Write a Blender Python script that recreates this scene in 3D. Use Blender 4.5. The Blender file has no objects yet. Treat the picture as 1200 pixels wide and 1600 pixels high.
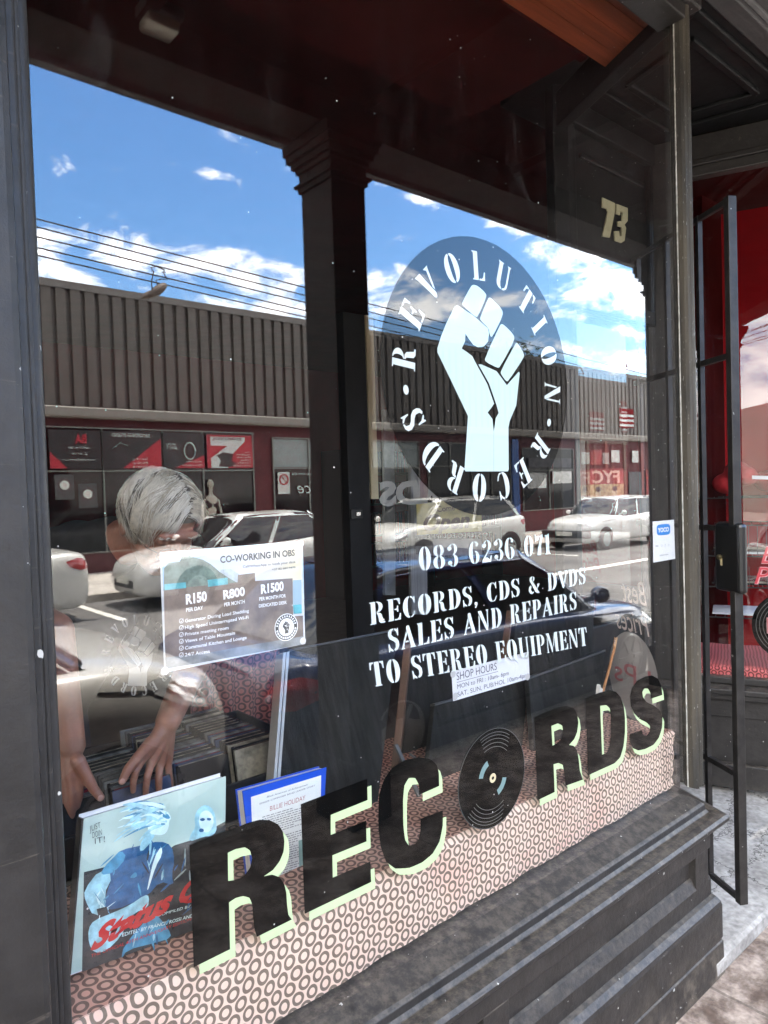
import bpy, bmesh, math, random
from math import sin, cos, tan, pi, radians, atan, sqrt, exp
from mathutils import Vector, Matrix, noise
from mathutils.bvhtree import BVHTree
random.seed(7)
S = bpy.context.scene
COL = S.collection

# ---------------------------------------------------------------- camera
FOC = 1109.0
YAW, PIT, ROL = radians(49.5), atan(32/FOC), atan(.0313)
CAM = Vector((0, -1.15, 1.6))
_f0 = Vector((cos(YAW), sin(YAW), 0)); _r0 = Vector((sin(YAW), -cos(YAW), 0)); _z = Vector((0, 0, 1))
CF = _f0*cos(PIT)-_z*sin(PIT); _u1 = _z*cos(PIT)+_f0*sin(PIT)
CR = _r0*cos(ROL)-_u1*sin(ROL); CU = _u1*cos(ROL)+_r0*sin(ROL)
cd = bpy.data.cameras.new('camera'); cam = bpy.data.objects.new('camera', cd); COL.objects.link(cam)
cam.matrix_world = Matrix(((CR.x, CU.x, -CF.x, CAM.x), (CR.y, CU.y, -CF.y, CAM.y), (CR.z, CU.z, -CF.z, CAM.z), (0, 0, 0, 1)))
cd.sensor_fit = 'VERTICAL'; cd.sensor_height = 24; cd.lens = FOC/1600*24
cd.clip_start = .01; cd.clip_end = 2000
S.camera = cam
def ray(px, py): return CF + CR*((px-600)/FOC) - CU*((py-800)/FOC)
def onY(px, py, Y=0.0):
    d = ray(px, py); return CAM + d*((Y-CAM.y)/d.y)
def onZ(px, py, Z=0.0):
    d = ray(px, py); return CAM + d*((Z-CAM.z)/d.z)

# ---------------------------------------------------------------- sky, sun, exposure
SUN = Vector((.26, -.035, 1)).normalized()
W = bpy.data.worlds.new("World"); S.world = W; W.use_nodes = True
nt = W.node_tree; nt.nodes.clear()
def N(t, k, **kw):
    n = t.nodes.new(k)
    for a, b in kw.items(): setattr(n, a, b)
    return n
def mth(t, op, a, b=None, clamp=False):
    n = t.nodes.new('ShaderNodeMath'); n.operation = op; n.use_clamp = clamp
    for i, v in enumerate((a, b)):
        if v is None: continue
        if isinstance(v, (int, float)): n.inputs[i].default_value = v
        else: t.links.new(v, n.inputs[i])
    return n.outputs[0]
sky = N(nt, 'ShaderNodeTexSky', sky_type='NISHITA', sun_disc=False)
sky.sun_elevation = math.asin(SUN.z); sky.sun_rotation = math.atan2(SUN.x, SUN.y)
sky.air_density = 1.0; sky.dust_density = .3; sky.ozone_density = 2.0
tc = N(nt, 'ShaderNodeTexCoord'); sp = N(nt, 'ShaderNodeSeparateXYZ'); nt.links.new(tc.outputs['Generated'], sp.inputs[0])
ny = mth(nt, 'MAXIMUM', mth(nt, 'MULTIPLY', sp.outputs[1], -1), .02)
U = mth(nt, 'DIVIDE', sp.outputs[0], ny); V = mth(nt, 'DIVIDE', sp.outputs[2], ny)
cv = N(nt, 'ShaderNodeCombineXYZ'); nt.links.new(tc.outputs['Generated'], cv.inputs[0])
nz = N(nt, 'ShaderNodeTexNoise'); nz.inputs['Scale'].default_value = 12; nz.inputs['Detail'].default_value = 12; nz.inputs['Roughness'].default_value = .68; nz.inputs['Distortion'].default_value = .4
mp = N(nt, 'ShaderNodeMapping'); mp.inputs['Scale'].default_value = (1, 1, 2.2); nt.links.new(tc.outputs['Generated'], mp.inputs[0]); nt.links.new(mp.outputs[0], nz.inputs['Vector'])
def uv_of(px, py):
    d = ray(px, py); return d.x/d.y, d.z/d.y
clouds = [(70, 400, 55, 48, 1.0), (115, 428, 45, 28, .9), (230, 408, 90, 34, .9), (330, 425, 130, 36, 1.0), (430, 425, 70, 34, .9), (420, 480, 150, 22, 1.0), (88, 262, 22, 22, .5), (165, 108, 70, 12, .55), (445, 240, 18, 25, .4), (330, 272, 60, 8, .25),
          (640, 300, 90, 16, .75), (760, 335, 110, 16, .8), (640, 462, 130, 32, .95), (770, 462, 60, 22, .5), (900, 440, 60, 34, .8), (985, 450, 110, 46, 1.15), (960, 512, 90, 16, .6), (1010, 575, 130, 26, .9), (880, 572, 70, 12, .6), (500, 540, 120, 20, .8)]
den = None
for (px, py, rx, ry, st) in clouds:
    u0, v0 = uv_of(px, py); u1, _ = uv_of(px+rx, py+rx*.16); _, v1 = uv_of(px, py-ry)
    ru, rv = abs(u1-u0), abs(v1-v0); sl = (uv_of(px+10, py+2)[1]-v0)*0
    a = mth(nt, 'DIVIDE', mth(nt, 'SUBTRACT', U, u0), ru); b = mth(nt, 'DIVIDE', mth(nt, 'SUBTRACT', V, v0), rv)
    r2 = mth(nt, 'ADD', mth(nt, 'MULTIPLY', a, a), mth(nt, 'MULTIPLY', b, b))
    e = mth(nt, 'MULTIPLY', mth(nt, 'SUBTRACT', 1.0, mth(nt, 'MULTIPLY', r2, .5)), st)
    den = e if den is None else mth(nt, 'MAXIMUM', den, e)
lo = N(nt, 'ShaderNodeMapRange', interpolation_type='SMOOTHSTEP'); lo.inputs[1].default_value = .12; lo.inputs[2].default_value = -.25; nt.links.new(U, lo.inputs[0])
hi = N(nt, 'ShaderNodeMapRange', interpolation_type='SMOOTHSTEP'); hi.inputs[1].default_value = 2.5; hi.inputs[2].default_value = 3.2; nt.links.new(U, hi.inputs[0])
top = N(nt, 'ShaderNodeMapRange', interpolation_type='SMOOTHSTEP'); top.inputs[1].default_value = .66; top.inputs[2].default_value = .9; nt.links.new(V, top.inputs[0])   # unseen cloud at both sides and overhead, added to whiten the skylight
den = mth(nt, 'MAXIMUM', den, mth(nt, 'SUBTRACT', mth(nt, 'MULTIPLY', mth(nt, 'MAXIMUM', mth(nt, 'MAXIMUM', lo.outputs[0], hi.outputs[0]), mth(nt, 'MULTIPLY', top.outputs[0], .8)), 1.3), .15))
nn = mth(nt, 'MULTIPLY', mth(nt, 'SUBTRACT', nz.outputs['Fac'], .5), 4.5)
dd = mth(nt, 'ADD', mth(nt, 'SUBTRACT', den, .42), nn)
sm = N(nt, 'ShaderNodeMapRange', interpolation_type='SMOOTHSTEP'); sm.inputs[1].default_value = -.1; sm.inputs[2].default_value = .95; nt.links.new(dd, sm.inputs[0])
fac = mth(nt, 'MULTIPLY', sm.outputs[0], .93)
mixc = N(nt, 'ShaderNodeMix', data_type='RGBA'); nt.links.new(fac, mixc.inputs[0])
hs = N(nt, 'ShaderNodeHueSaturation'); hs.inputs['Saturation'].default_value = 1.22; hs.inputs['Value'].default_value = 1.4
nt.links.new(sky.outputs[0], hs.inputs['Color'])
nt.links.new(hs.outputs[0], mixc.inputs[6]); n3 = N(nt, 'ShaderNodeTexNoise'); n3.inputs['Scale'].default_value = 14; n3.inputs['Detail'].default_value = 6; nt.links.new(mp.outputs[0], n3.inputs['Vector'])
r3 = N(nt, 'ShaderNodeMapRange'); r3.inputs[1].default_value = .3; r3.inputs[2].default_value = .65; nt.links.new(n3.outputs['Fac'], r3.inputs[0])
cc3 = N(nt, 'ShaderNodeMix', data_type='RGBA'); cc3.inputs[6].default_value = (10.0, 10.2, 10.6, 1); cc3.inputs[7].default_value = (19, 18.4, 17.4, 1); nt.links.new(r3.outputs[0], cc3.inputs[0]); nt.links.new(cc3.outputs[2], mixc.inputs[7])
bg = N(nt, 'ShaderNodeBackground'); bg.inputs[1].default_value = .15
nt.links.new(mixc.outputs[2], bg.inputs[0])
wo = N(nt, 'ShaderNodeOutputWorld'); nt.links.new(bg.outputs[0], wo.inputs[0])
sl = bpy.data.lights.new('sun', 'SUN'); sl.energy = 5.0; sl.angle = radians(.5); sl.color = (1, .95, .87)
so = bpy.data.objects.new('sun', sl); COL.objects.link(so); so.rotation_euler = SUN.to_track_quat('Z', 'Y').to_euler()
S.view_settings.view_transform = 'Standard'; S.view_settings.look = 'None'; S.view_settings.exposure = 2.85; S.view_settings.gamma = 1
S.render.engine = 'CYCLES'
S.cycles.max_bounces = 10; S.cycles.diffuse_bounces = 4; S.cycles.glossy_bounces = 5; S.cycles.transparent_max_bounces = 40
S.cycles.caustics_reflective = False; S.cycles.caustics_refractive = False
S.cycles.sample_clamp_indirect = 6

# ---------------------------------------------------------------- helpers
def lin(c):
    return tuple(((v/12.92) if v <= .04045 else ((v+.055)/1.055)**2.4) for v in c)
def tag(o, label=None, cat=None, group=None, kind=None):
    if label: o['label'] = label
    if cat: o['category'] = cat
    if group: o['group'] = group
    if kind: o['kind'] = kind
    return o
def root_off(p):
    v = Vector((0, 0, 0))
    while p is not None:
        v += p.location; p = p.parent
    return v
def thing(name, label, cat, loc=(0, 0, 0), group=None, rotz=0):
    o = bpy.data.objects.new(name, None); COL.objects.link(o); o.location = loc; o.rotation_euler = (0, 0, rotz); o.empty_display_size = .1
    return tag(o, label, cat, group)
def link(name, me, parent=None, world=True):
    o = bpy.data.objects.new(name, me); COL.objects.link(o)
    if parent is not None:
        if world: me.transform(Matrix.Translation(-root_off(parent)))
        o.parent = parent
    return o
class MB:
    def __init__(s): s.v = []; s.f = []; s.m = []; s.cm = 0
    def add(s, vs, fs):
        b = len(s.v); s.v += [tuple(v) for v in vs]; s.f += [tuple(b+i for i in f) for f in fs]; s.m += [s.cm]*len(fs); return s
    def box(s, x0, x1, y0, y1, z0, z1):
        return s.add([(x0, y0, z0), (x1, y0, z0), (x1, y1, z0), (x0, y1, z0), (x0, y0, z1), (x1, y0, z1), (x1, y1, z1), (x0, y1, z1)],
                     [(0, 3, 2, 1), (4, 5, 6, 7), (0, 1, 5, 4), (1, 2, 6, 5), (2, 3, 7, 6), (3, 0, 4, 7)])
    def slab(s, c, off):     # four corners and an offset vector
        off = Vector(off); c = [Vector(p) for p in c]; n = len(c)
        vs = c + [p+off for p in c]
        return s.add(vs, [tuple(range(n)), tuple(range(2*n-1, n-1, -1))] + [(i, i+n, (i+1) % n+n, (i+1) % n) for i in range(n)])
    def bar(s, a, b, w, h=None, up=(0, 0, 1)):
        a = Vector(a); b = Vector(b); h = h or w; d = (b-a).normalized(); up = Vector(up)
        if abs(d.dot(up)) > .95: up = Vector((1, 0, 0))
        x = d.cross(up).normalized(); y = x.cross(d)
        q = [x*sx*w/2+y*sy*h/2 for sx, sy in ((-1, -1), (1, -1), (1, 1), (-1, 1))]
        return s.add([a+k for k in q]+[b+k for k in q], [(3, 2, 1, 0), (4, 5, 6, 7)]+[(i, (i+1) % 4, (i+1) % 4+4, i+4) for i in range(4)])
    def tube(s, pts, r, n=8, cap=True):
        pts = [Vector(p) for p in pts]; rs = r if isinstance(r, (list, tuple)) else [r]*len(pts)
        rings = []; x = None
        for i, p in enumerate(pts):
            d = (pts[min(i+1, len(pts)-1)]-pts[max(i-1, 0)])
            d = d.normalized() if d.length > 1e-9 else Vector((0, 0, 1))
            if x is None:
                x = d.orthogonal().normalized()
            else:
                x = (x-d*x.dot(d)); x = x.normalized() if x.length > 1e-6 else d.orthogonal().normalized()
            y = d.cross(x)
            rings.append([p+(x*cos(2*pi*k/n)+y*sin(2*pi*k/n))*rs[i] for k in range(n)])
        vs = [v for q in rings for v in q]
        fs = [(i*n+k, i*n+(k+1) % n, (i+1)*n+(k+1) % n, (i+1)*n+k) for i in range(len(pts)-1) for k in range(n)]
        if cap: fs += [tuple(range(n-1, -1, -1)), tuple((len(pts)-1)*n+k for k in range(n))]
        return s.add(vs, fs)
    def lathe(s, prof, c, axis=(0, 0, 1), n=24):
        ax = Vector(axis).normalized(); x = ax.orthogonal().normalized(); y = ax.cross(x); c = Vector(c)
        vs = [c+ax*h+(x*cos(2*pi*k/n)+y*sin(2*pi*k/n))*max(r, 1e-4) for r, h in prof for k in range(n)]
        fs = [(i*n+k, i*n+(k+1) % n, (i+1)*n+(k+1) % n, (i+1)*n+k) for i in range(len(prof)-1) for k in range(n)]
        fs += [tuple(range(n-1, -1, -1)), tuple((len(prof)-1)*n+k for k in range(n))]
        return s.add(vs, fs)
    def ball(s, c, r, sc=(1, 1, 1), n=16, m=10, rot=None):
        c = Vector(c); vs = []
        for i in range(m+1):
            t = pi*i/m
            for k in range(n):
                a = 2*pi*k/n; v = Vector((sin(t)*cos(a)*sc[0], sin(t)*sin(a)*sc[1], cos(t)*sc[2]))*r
                if rot: v = rot @ v
                vs.append(c+v)
        return s.add(vs, [(i*n+k, (i+1)*n+k, (i+1)*n+(k+1) % n, i*n+(k+1) % n) for i in range(m) for k in range(n)])
    def extrude_x(s, prof, x0, x1, closed=True, capped=True):    # profile of (y, z)
        n = len(prof); vs = [(x0, y, z) for y, z in prof]+[(x1, y, z) for y, z in prof]
        fs = [(i, i+n, (i+1) % n+n, (i+1) % n) for i in range(n if closed else n-1)]
        if capped: fs += [tuple(range(n)), tuple(range(2*n-1, n-1, -1))]
        return s.add(vs, fs)
    def prism(s, pts, z0, z1):
        n = len(pts); return s.add([(x, y, z0) for x, y in pts]+[(x, y, z1) for x, y in pts], [tuple(range(n-1, -1, -1)), tuple(range(n, 2*n))]+[(i, (i+1) % n, (i+1) % n+n, i+n) for i in range(n)])
    def grid(s, P):          # rows of points
        r = len(P); c = len(P[0])
        return s.add([p for q in P for p in q], [(i*c+j, i*c+j+1, (i+1)*c+j+1, (i+1)*c+j) for i in range(r-1) for j in range(c-1)])
    def build(s, name, mats, parent=None, world=True, smooth=False, bevel=0, fix=True):
        me = bpy.data.meshes.new(name); me.from_pydata(s.v, [], s.f)
        mats = mats if isinstance(mats, (list, tuple)) else [mats]
        for m in mats: me.materials.append(m)
        if len(mats) > 1: me.polygons.foreach_set('material_index', s.m)
        if fix:
            bm = bmesh.new(); bm.from_mesh(me)
            if smooth: bmesh.ops.remove_doubles(bm, verts=bm.verts, dist=1e-5)
            bmesh.ops.recalc_face_normals(bm, faces=bm.faces); bm.to_mesh(me); bm.free()
        if smooth: me.polygons.foreach_set('use_smooth', [True]*len(me.polygons))
        me.update()
        o = link(name, me, parent, world)
        if bevel:
            b = o.modifiers.new('b', 'BEVEL'); b.width = bevel; b.segments = 2; b.limit_method = 'ANGLE'; b.angle_limit = radians(40)
        if smooth:
            try: me.set_sharp_from_angle(angle=radians(42))
            except Exception: pass
        return o
def fill_loops(name, loops, to3, m, parent):   # flat film: 2D loops (even-odd holes) mapped by to3
    cu = bpy.data.curves.new(name, 'CURVE'); cu.dimensions = '2D'; cu.fill_mode = 'BOTH'
    for lp in loops:
        sp_ = cu.splines.new('POLY'); sp_.points.add(len(lp)-1); sp_.use_cyclic_u = True
        for i, (x, y) in enumerate(lp): sp_.points[i].co = (x, y, 0, 1)
    o = bpy.data.objects.new(name, cu); dg = bpy.context.evaluated_depsgraph_get
    COL.objects.link(o); bpy.context.view_layer.update()
    me = bpy.data.meshes.new_from_object(o.evaluated_get(dg())); bpy.data.objects.remove(o); bpy.data.curves.remove(cu)
    for v in me.vertices: v.co = to3(v.co.x, v.co.y)
    me.materials.clear(); me.materials.append(m); me.name = name; me.update()
    return link(name, me, parent)
def txt_mesh(s, bold=0, shear=0, spacing=1):
    cu = bpy.data.curves.new('t', 'FONT'); cu.body = s; cu.size = 1; cu.offset = bold; cu.shear = shear; cu.space_character = spacing; cu.resolution_u = 3
    o = bpy.data.objects.new('t', cu); COL.objects.link(o); bpy.context.view_layer.update()
    me = bpy.data.meshes.new_from_object(o.evaluated_get(bpy.context.evaluated_depsgraph_get())); bpy.data.objects.remove(o); bpy.data.curves.remove(cu)
    return me
def txt(name, s, O, X, Y, m, parent, bold=0, shear=0, spacing=1, fit=True):
    """text whose bounding box fills the parallelogram O, O+X, O+Y (X = full width, Y = cap height)"""
    me = txt_mesh(s, bold, shear, spacing)
    if len(me.vertices) == 0: return None
    xs = [v.co.x for v in me.vertices]; x0, x1 = min(xs), max(xs); cap = .729
    O = Vector(O); X = Vector(X); Y = Vector(Y); w = (x1-x0) or 1
    for v in me.vertices:
        v.co = O + X*((v.co.x-x0)/w) + Y*(v.co.y/cap)
    me.materials.clear(); me.materials.append(m); me.name = name
    return link(name, me, parent)
def txt_px(name, s, BL, BR, TL, Yp, m, parent, **k):
    a = onY(*BL, Yp); return txt(name, s, a, onY(*BR, Yp)-a, onY(*TL, Yp)-a, m, parent, **k)
def poly_px(name, loops, Yp, m, parent, dx=0, dz=0):
    L = [[(onY(x, y, Yp).x+dx, onY(x, y, Yp).z+dz) for x, y in lp] for lp in loops]
    return fill_loops(name, L, lambda x, z: Vector((x, Yp, z)), m, parent)
def smooth_loop(lp, it=1):
    for _ in range(it):
        o = []
        for i in range(len(lp)):
            a = lp[i]; b = lp[(i+1) % len(lp)]
            o += [(a[0]*.75+b[0]*.25, a[1]*.75+b[1]*.25), (a[0]*.25+b[0]*.75, a[1]*.25+b[1]*.75)]
        lp = o
    return lp
def copy_tree(o, parent=None):
    c = o.copy(); COL.objects.link(c); c.parent = parent
    for ch in list(o.children): copy_tree(ch, c)
    return c

# ---------------------------------------------------------------- materials
def mat(name, col, rough=.5, metal=0, var=0, vs=6, bump=0, bs=40, spec=.5, coat=0, dust=0, col2=None, chips=0, emit=0, stretch=None):
    m = bpy.data.materials.new(name); m.use_nodes = True; t = m.node_tree; b = t.nodes['Principled BSDF']
    b.inputs['Base Color'].default_value = (*col, 1); b.inputs['Roughness'].default_value = rough; b.inputs['Metallic'].default_value = metal
    b.inputs['Specular IOR Level'].default_value = spec; b.inputs['Coat Weight'].default_value = coat; b.inputs['Coat Roughness'].default_value = .04
    co = N(t, 'ShaderNodeTexCoord').outputs['Object']
    if stretch:
        q = N(t, 'ShaderNodeMapping'); q.inputs['Scale'].default_value = stretch; t.links.new(co, q.inputs[0]); co = q.outputs[0]
    cur = None
    def noise_(scale, det=6, ro=.6):
        n = N(t, 'ShaderNodeTexNoise'); n.inputs['Scale'].default_value = scale; n.inputs['Detail'].default_value = det; n.inputs['Roughness'].default_value = ro
        t.links.new(co, n.inputs['Vector']); return n.outputs['Fac']
    def ramp(f, a, c):
        r = N(t, 'ShaderNodeMapRange', interpolation_type='SMOOTHSTEP'); r.inputs[1].default_value = a; r.inputs[2].default_value = c; t.links.new(f, r.inputs[0]); return r.outputs[0]
    def mix(f, a, c):
        x = N(t, 'ShaderNodeMix', data_type='RGBA'); t.links.new(f, x.inputs[0])
        for i, q in ((6, a), (7, c)):
            if isinstance(q, tuple): x.inputs[i].default_value = (*q[:3], 1)
            else: t.links.new(q, x.inputs[i])
        return x.outputs[2]
    if var or col2:
        c2 = col2 or tuple(min(1, c*(1+var)+.004*var) for c in col); c1 = col if col2 else tuple(c*(1-var*.6) for c in col)
        cur = mix(ramp(noise_(vs), .3, .7), c1, c2)
    if dust:
        ge = N(t, 'ShaderNodeNewGeometry'); s_ = N(t, 'ShaderNodeSeparateXYZ'); t.links.new(ge.outputs['Normal'], s_.inputs[0])
        up = ramp(s_.outputs[2], .945, .985)
        f = mth(t, 'MULTIPLY', mth(t, 'MAXIMUM', up, mth(t, 'MULTIPLY', ramp(s_.outputs[2], .25, .55), .55)), mth(t, 'MULTIPLY', ramp(noise_(38, 8, .75), .38, .68), dust))
        ps = N(t, 'ShaderNodeSeparateXYZ'); t.links.new(ge.outputs['Position'], ps.inputs[0])
        qm = N(t, 'ShaderNodeMapping'); qm.inputs['Scale'].default_value = (3, 60, 60); t.links.new(co, qm.inputs[0]); qn = N(t, 'ShaderNodeTexNoise'); qn.inputs['Scale'].default_value = 1; qn.inputs['Detail'].default_value = 5; qn.inputs['Roughness'].default_value = .7; t.links.new(qm.outputs[0], qn.inputs['Vector'])
        scr = mth(t, 'MULTIPLY', ramp(qn.outputs['Fac'], .62, .70), .28)
        gr = mth(t, 'MULTIPLY', ramp(ps.outputs[2], .22, .0), mth(t, 'MULTIPLY', ramp(noise_(9, 8, .75), .42, .70), .55))
        f = mth(t, 'MAXIMUM', f, mth(t, 'MAXIMUM', scr, gr))
        cur = mix(f, cur if cur else col, (.23, .19, .145))
    if chips:
        f = ramp(noise_(55 if chips <= 1 else 38, 3, .5), .735 if chips <= 1 else .70, .75 if chips <= 1 else .715); cur = mix(mth(t, 'MULTIPLY', f, min(1, chips)), cur if cur else col, (.55, .54, .5))
    if cur: t.links.new(cur, b.inputs['Base Color'])
    if var:
        rr = N(t, 'ShaderNodeMapRange'); rr.inputs[3].default_value = max(0, rough-.12); rr.inputs[4].default_value = min(1, rough+.15)
        t.links.new(noise_(vs*2.3), rr.inputs[0]); t.links.new(rr.outputs[0], b.inputs['Roughness'])
    if bump:
        bu = N(t, 'ShaderNodeBump'); bu.inputs['Strength'].default_value = min(1, bump); bu.inputs['Distance'].default_value = .004
        t.links.new(noise_(bs, 8, .65), bu.inputs['Height']); t.links.new(bu.outputs[0], b.inputs['Normal'])
    if emit:
        b.inputs['Emission Color'].default_value = (*col, 1); b.inputs['Emission Strength'].default_value = emit
    return m
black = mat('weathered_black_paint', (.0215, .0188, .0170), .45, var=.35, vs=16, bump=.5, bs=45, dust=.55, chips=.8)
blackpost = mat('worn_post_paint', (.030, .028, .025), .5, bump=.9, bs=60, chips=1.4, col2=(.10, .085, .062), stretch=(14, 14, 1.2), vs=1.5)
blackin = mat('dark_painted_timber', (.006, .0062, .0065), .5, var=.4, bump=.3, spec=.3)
gateblk = mat('gate_steel_paint', (.019, .017, .0155), .42, var=.5, vs=20, bump=.3, bs=90, chips=.6)
fascia = mat('lintel_grey_paint', (.06, .058, .058), .55, var=.3, bump=.5)
pillarm = mat('pillar_paint', (.022, .018, .016), .7, var=.3, vs=4, bump=.3, spec=.15)
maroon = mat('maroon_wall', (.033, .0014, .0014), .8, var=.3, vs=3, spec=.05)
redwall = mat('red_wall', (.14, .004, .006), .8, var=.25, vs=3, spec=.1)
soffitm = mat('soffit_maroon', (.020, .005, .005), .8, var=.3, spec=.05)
white = mat('white_vinyl', (.60, .66, .645), .55, var=.04, spec=.1)
cream = mat('cream_paint', (.62, .53, .33), .5, var=.1)
greenv = mat('pale_green_vinyl', (.52, .65, .36), .5, spec=.1)
blackv = mat('black_vinyl', (.0022, .0022, .0022), .6, spec=.0)
greyv = mat('dusty_back_of_vinyl', (.50, .50, .47), .6)
paper = mat('white_paper', (.64, .66, .70), .7, var=.03)
ink = mat('ink', (.06, .06, .08), .7)
chrome = mat('chrome', (.6, .6, .6), .15, metal=1)
steel = mat('brushed_steel', (.42, .40, .37), .35, metal=1, var=.2)
brass = mat('brass', (.6, .5, .28), .3, metal=1)
pine = mat('varnished_pine', (.30, .062, .020), .4, var=.35, vs=2, stretch=(1, 14, 14), bump=.2, coat=.2)
woodb = mat('brown_timber', (.075, .036, .020), .5, var=.4, vs=3, stretch=(8, 8, 1))
board = mat('blackboard', (.013, .0138, .0138), .7, var=.6, vs=9, bump=.8, bs=150, spec=.15, stretch=(5, 1, .6))
boarde = mat('board_edge', (.045, .045, .044), .5, var=.3)
alu = mat('aluminium_trim', (.45, .43, .39), .4, metal=.6, var=.15)
skin = mat('skin', (.32, .145, .095), .45, var=.2, vs=25, bump=.35, bs=120)
skin.node_tree.nodes['Principled BSDF'].inputs['Subsurface Weight'].default_value = .12
skin.node_tree.nodes['Principled BSDF'].inputs['Subsurface Scale'].default_value = .01
shirt = mat('dark_tshirt', (.010, .010, .010), .95, var=.3, bump=.3)
hairm = mat('grey_hair', (.66, .60, .49), .45, var=.2, vs=60)
hairs = [hairm, mat('grey_hair_mid', (.44, .38, .29), .5), mat('grey_hair_dark', (.10, .082, .062), .6), mat('grey_hair_light', (.85, .80, .70), .4)]

def glass_mat(name, f0=.045, dusty=True, tint=(1, 1, 1), streak=0):
    m = bpy.data.materials.new(name); m.use_nodes = True; t = m.node_tree; t.nodes.clear()
    ge = N(t, 'ShaderNodeNewGeometry')
    dp = N(t, 'ShaderNodeVectorMath', operation='DOT_PRODUCT'); t.links.new(ge.outputs['Normal'], dp.inputs[0]); t.links.new(ge.outputs['Incoming'], dp.inputs[1])
    c = mth(t, 'SUBTRACT', 1.0, mth(t, 'ABSOLUTE', dp.outputs['Value']), True)
    p5 = mth(t, 'POWER', c, 5.0)
    fr = mth(t, 'ADD', f0, mth(t, 'MULTIPLY', p5, 1-f0), True)
    tr = N(t, 'ShaderNodeBsdfTransparent'); tr.inputs[0].default_value = (*tint, 1)
    gl = N(t, 'ShaderNodeBsdfGlossy'); gl.inputs['Roughness'].default_value = 0.0; gl.inputs[0].default_value = (1, 1, 1, 1)
    mx = N(t, 'ShaderNodeMixShader'); t.links.new(fr, mx.inputs[0]); t.links.new(tr.outputs[0], mx.inputs[1]); t.links.new(gl.outputs[0], mx.inputs[2])
    out = mx.outputs[0]
    if dusty:
        co = N(t, 'ShaderNodeTexCoord').outputs['Object']
        vo = N(t, 'ShaderNodeTexVoronoi'); vo.inputs['Scale'].default_value = 70; t.links.new(co, vo.inputs['Vector'])
        wn = N(t, 'ShaderNodeTexWhiteNoise'); t.links.new(vo.outputs['Position'], wn.inputs['Vector'])
        rad = mth(t, 'MULTIPLY', mth(t, 'POWER', wn.outputs['Value'], 12.0), .13)
        dot = mth(t, 'LESS_THAN', vo.outputs['Distance'], rad)
        n1 = N(t, 'ShaderNodeTexNoise'); n1.inputs['Scale'].default_value = 3; n1.inputs['Detail'].default_value = 7; t.links.new(co, n1.inputs['Vector'])
        n2 = N(t, 'ShaderNodeTexNoise'); n2.inputs['Scale'].default_value = 1; n2.inputs['Detail'].default_value = 3
        q = N(t, 'ShaderNodeMapping'); q.inputs['Scale'].default_value = (26, 26, .5); t.links.new(co, q.inputs[0]); t.links.new(q.outputs[0], n2.inputs['Vector'])
        hz = mth(t, 'ADD', mth(t, 'MULTIPLY', n1.outputs['Fac'], .003), mth(t, 'MULTIPLY', mth(t, 'POWER', n2.outputs['Fac'], 3.0), .012+streak))
        n4 = N(t, 'ShaderNodeTexNoise'); n4.inputs['Scale'].default_value = 1; n4.inputs['Detail'].default_value = 8; n4.inputs['Roughness'].default_value = .75; n4.inputs['Distortion'].default_value = 1.5
        q4 = N(t, 'ShaderNodeMapping'); q4.inputs['Scale'].default_value = (7, 7, 3); q4.inputs['Rotation'].default_value = (0, .5, 0); t.links.new(co, q4.inputs[0]); t.links.new(q4.outputs[0], n4.inputs['Vector'])
        r4 = N(t, 'ShaderNodeMapRange', interpolation_type='SMOOTHSTEP'); r4.inputs[1].default_value = .56; r4.inputs[2].default_value = .72; t.links.new(n4.outputs['Fac'], r4.inputs[0])
        w5 = N(t, 'ShaderNodeTexWave'); w5.inputs['Scale'].default_value = .55; w5.inputs['Distortion'].default_value = 9; w5.inputs['Detail'].default_value = 2; w5.inputs['Detail Scale'].default_value = .6; t.links.new(co, w5.inputs['Vector'])
        sc5 = mth(t, 'MULTIPLY', mth(t, 'GREATER_THAN', w5.outputs['Fac'], .99997), .012)
        hz = mth(t, 'MAXIMUM', mth(t, 'ADD', hz, mth(t, 'MULTIPLY', r4.outputs[0], .016)), sc5)
        f = mth(t, 'MAXIMUM', mth(t, 'MULTIPLY', dot, .75), hz)
        df = N(t, 'ShaderNodeBsdfDiffuse'); df.inputs[0].default_value = (.7, .68, .64, 1)
        m2 = N(t, 'ShaderNodeMixShader'); t.links.new(f, m2.inputs[0]); t.links.new(out, m2.inputs[1]); t.links.new(df.outputs[0], m2.inputs[2]); out = m2.outputs[0]
    o = N(t, 'ShaderNodeOutputMaterial'); t.links.new(out, o.inputs[0]); return m
glassF = glass_mat('window_glass_front', .040)
glassB = glass_mat('window_glass_back', .072, dusty=False)
glassR = glass_mat('return_glass', .04, streak=.12)
glassO = glass_mat('far_shop_glass', .045, dusty=False)

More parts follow.
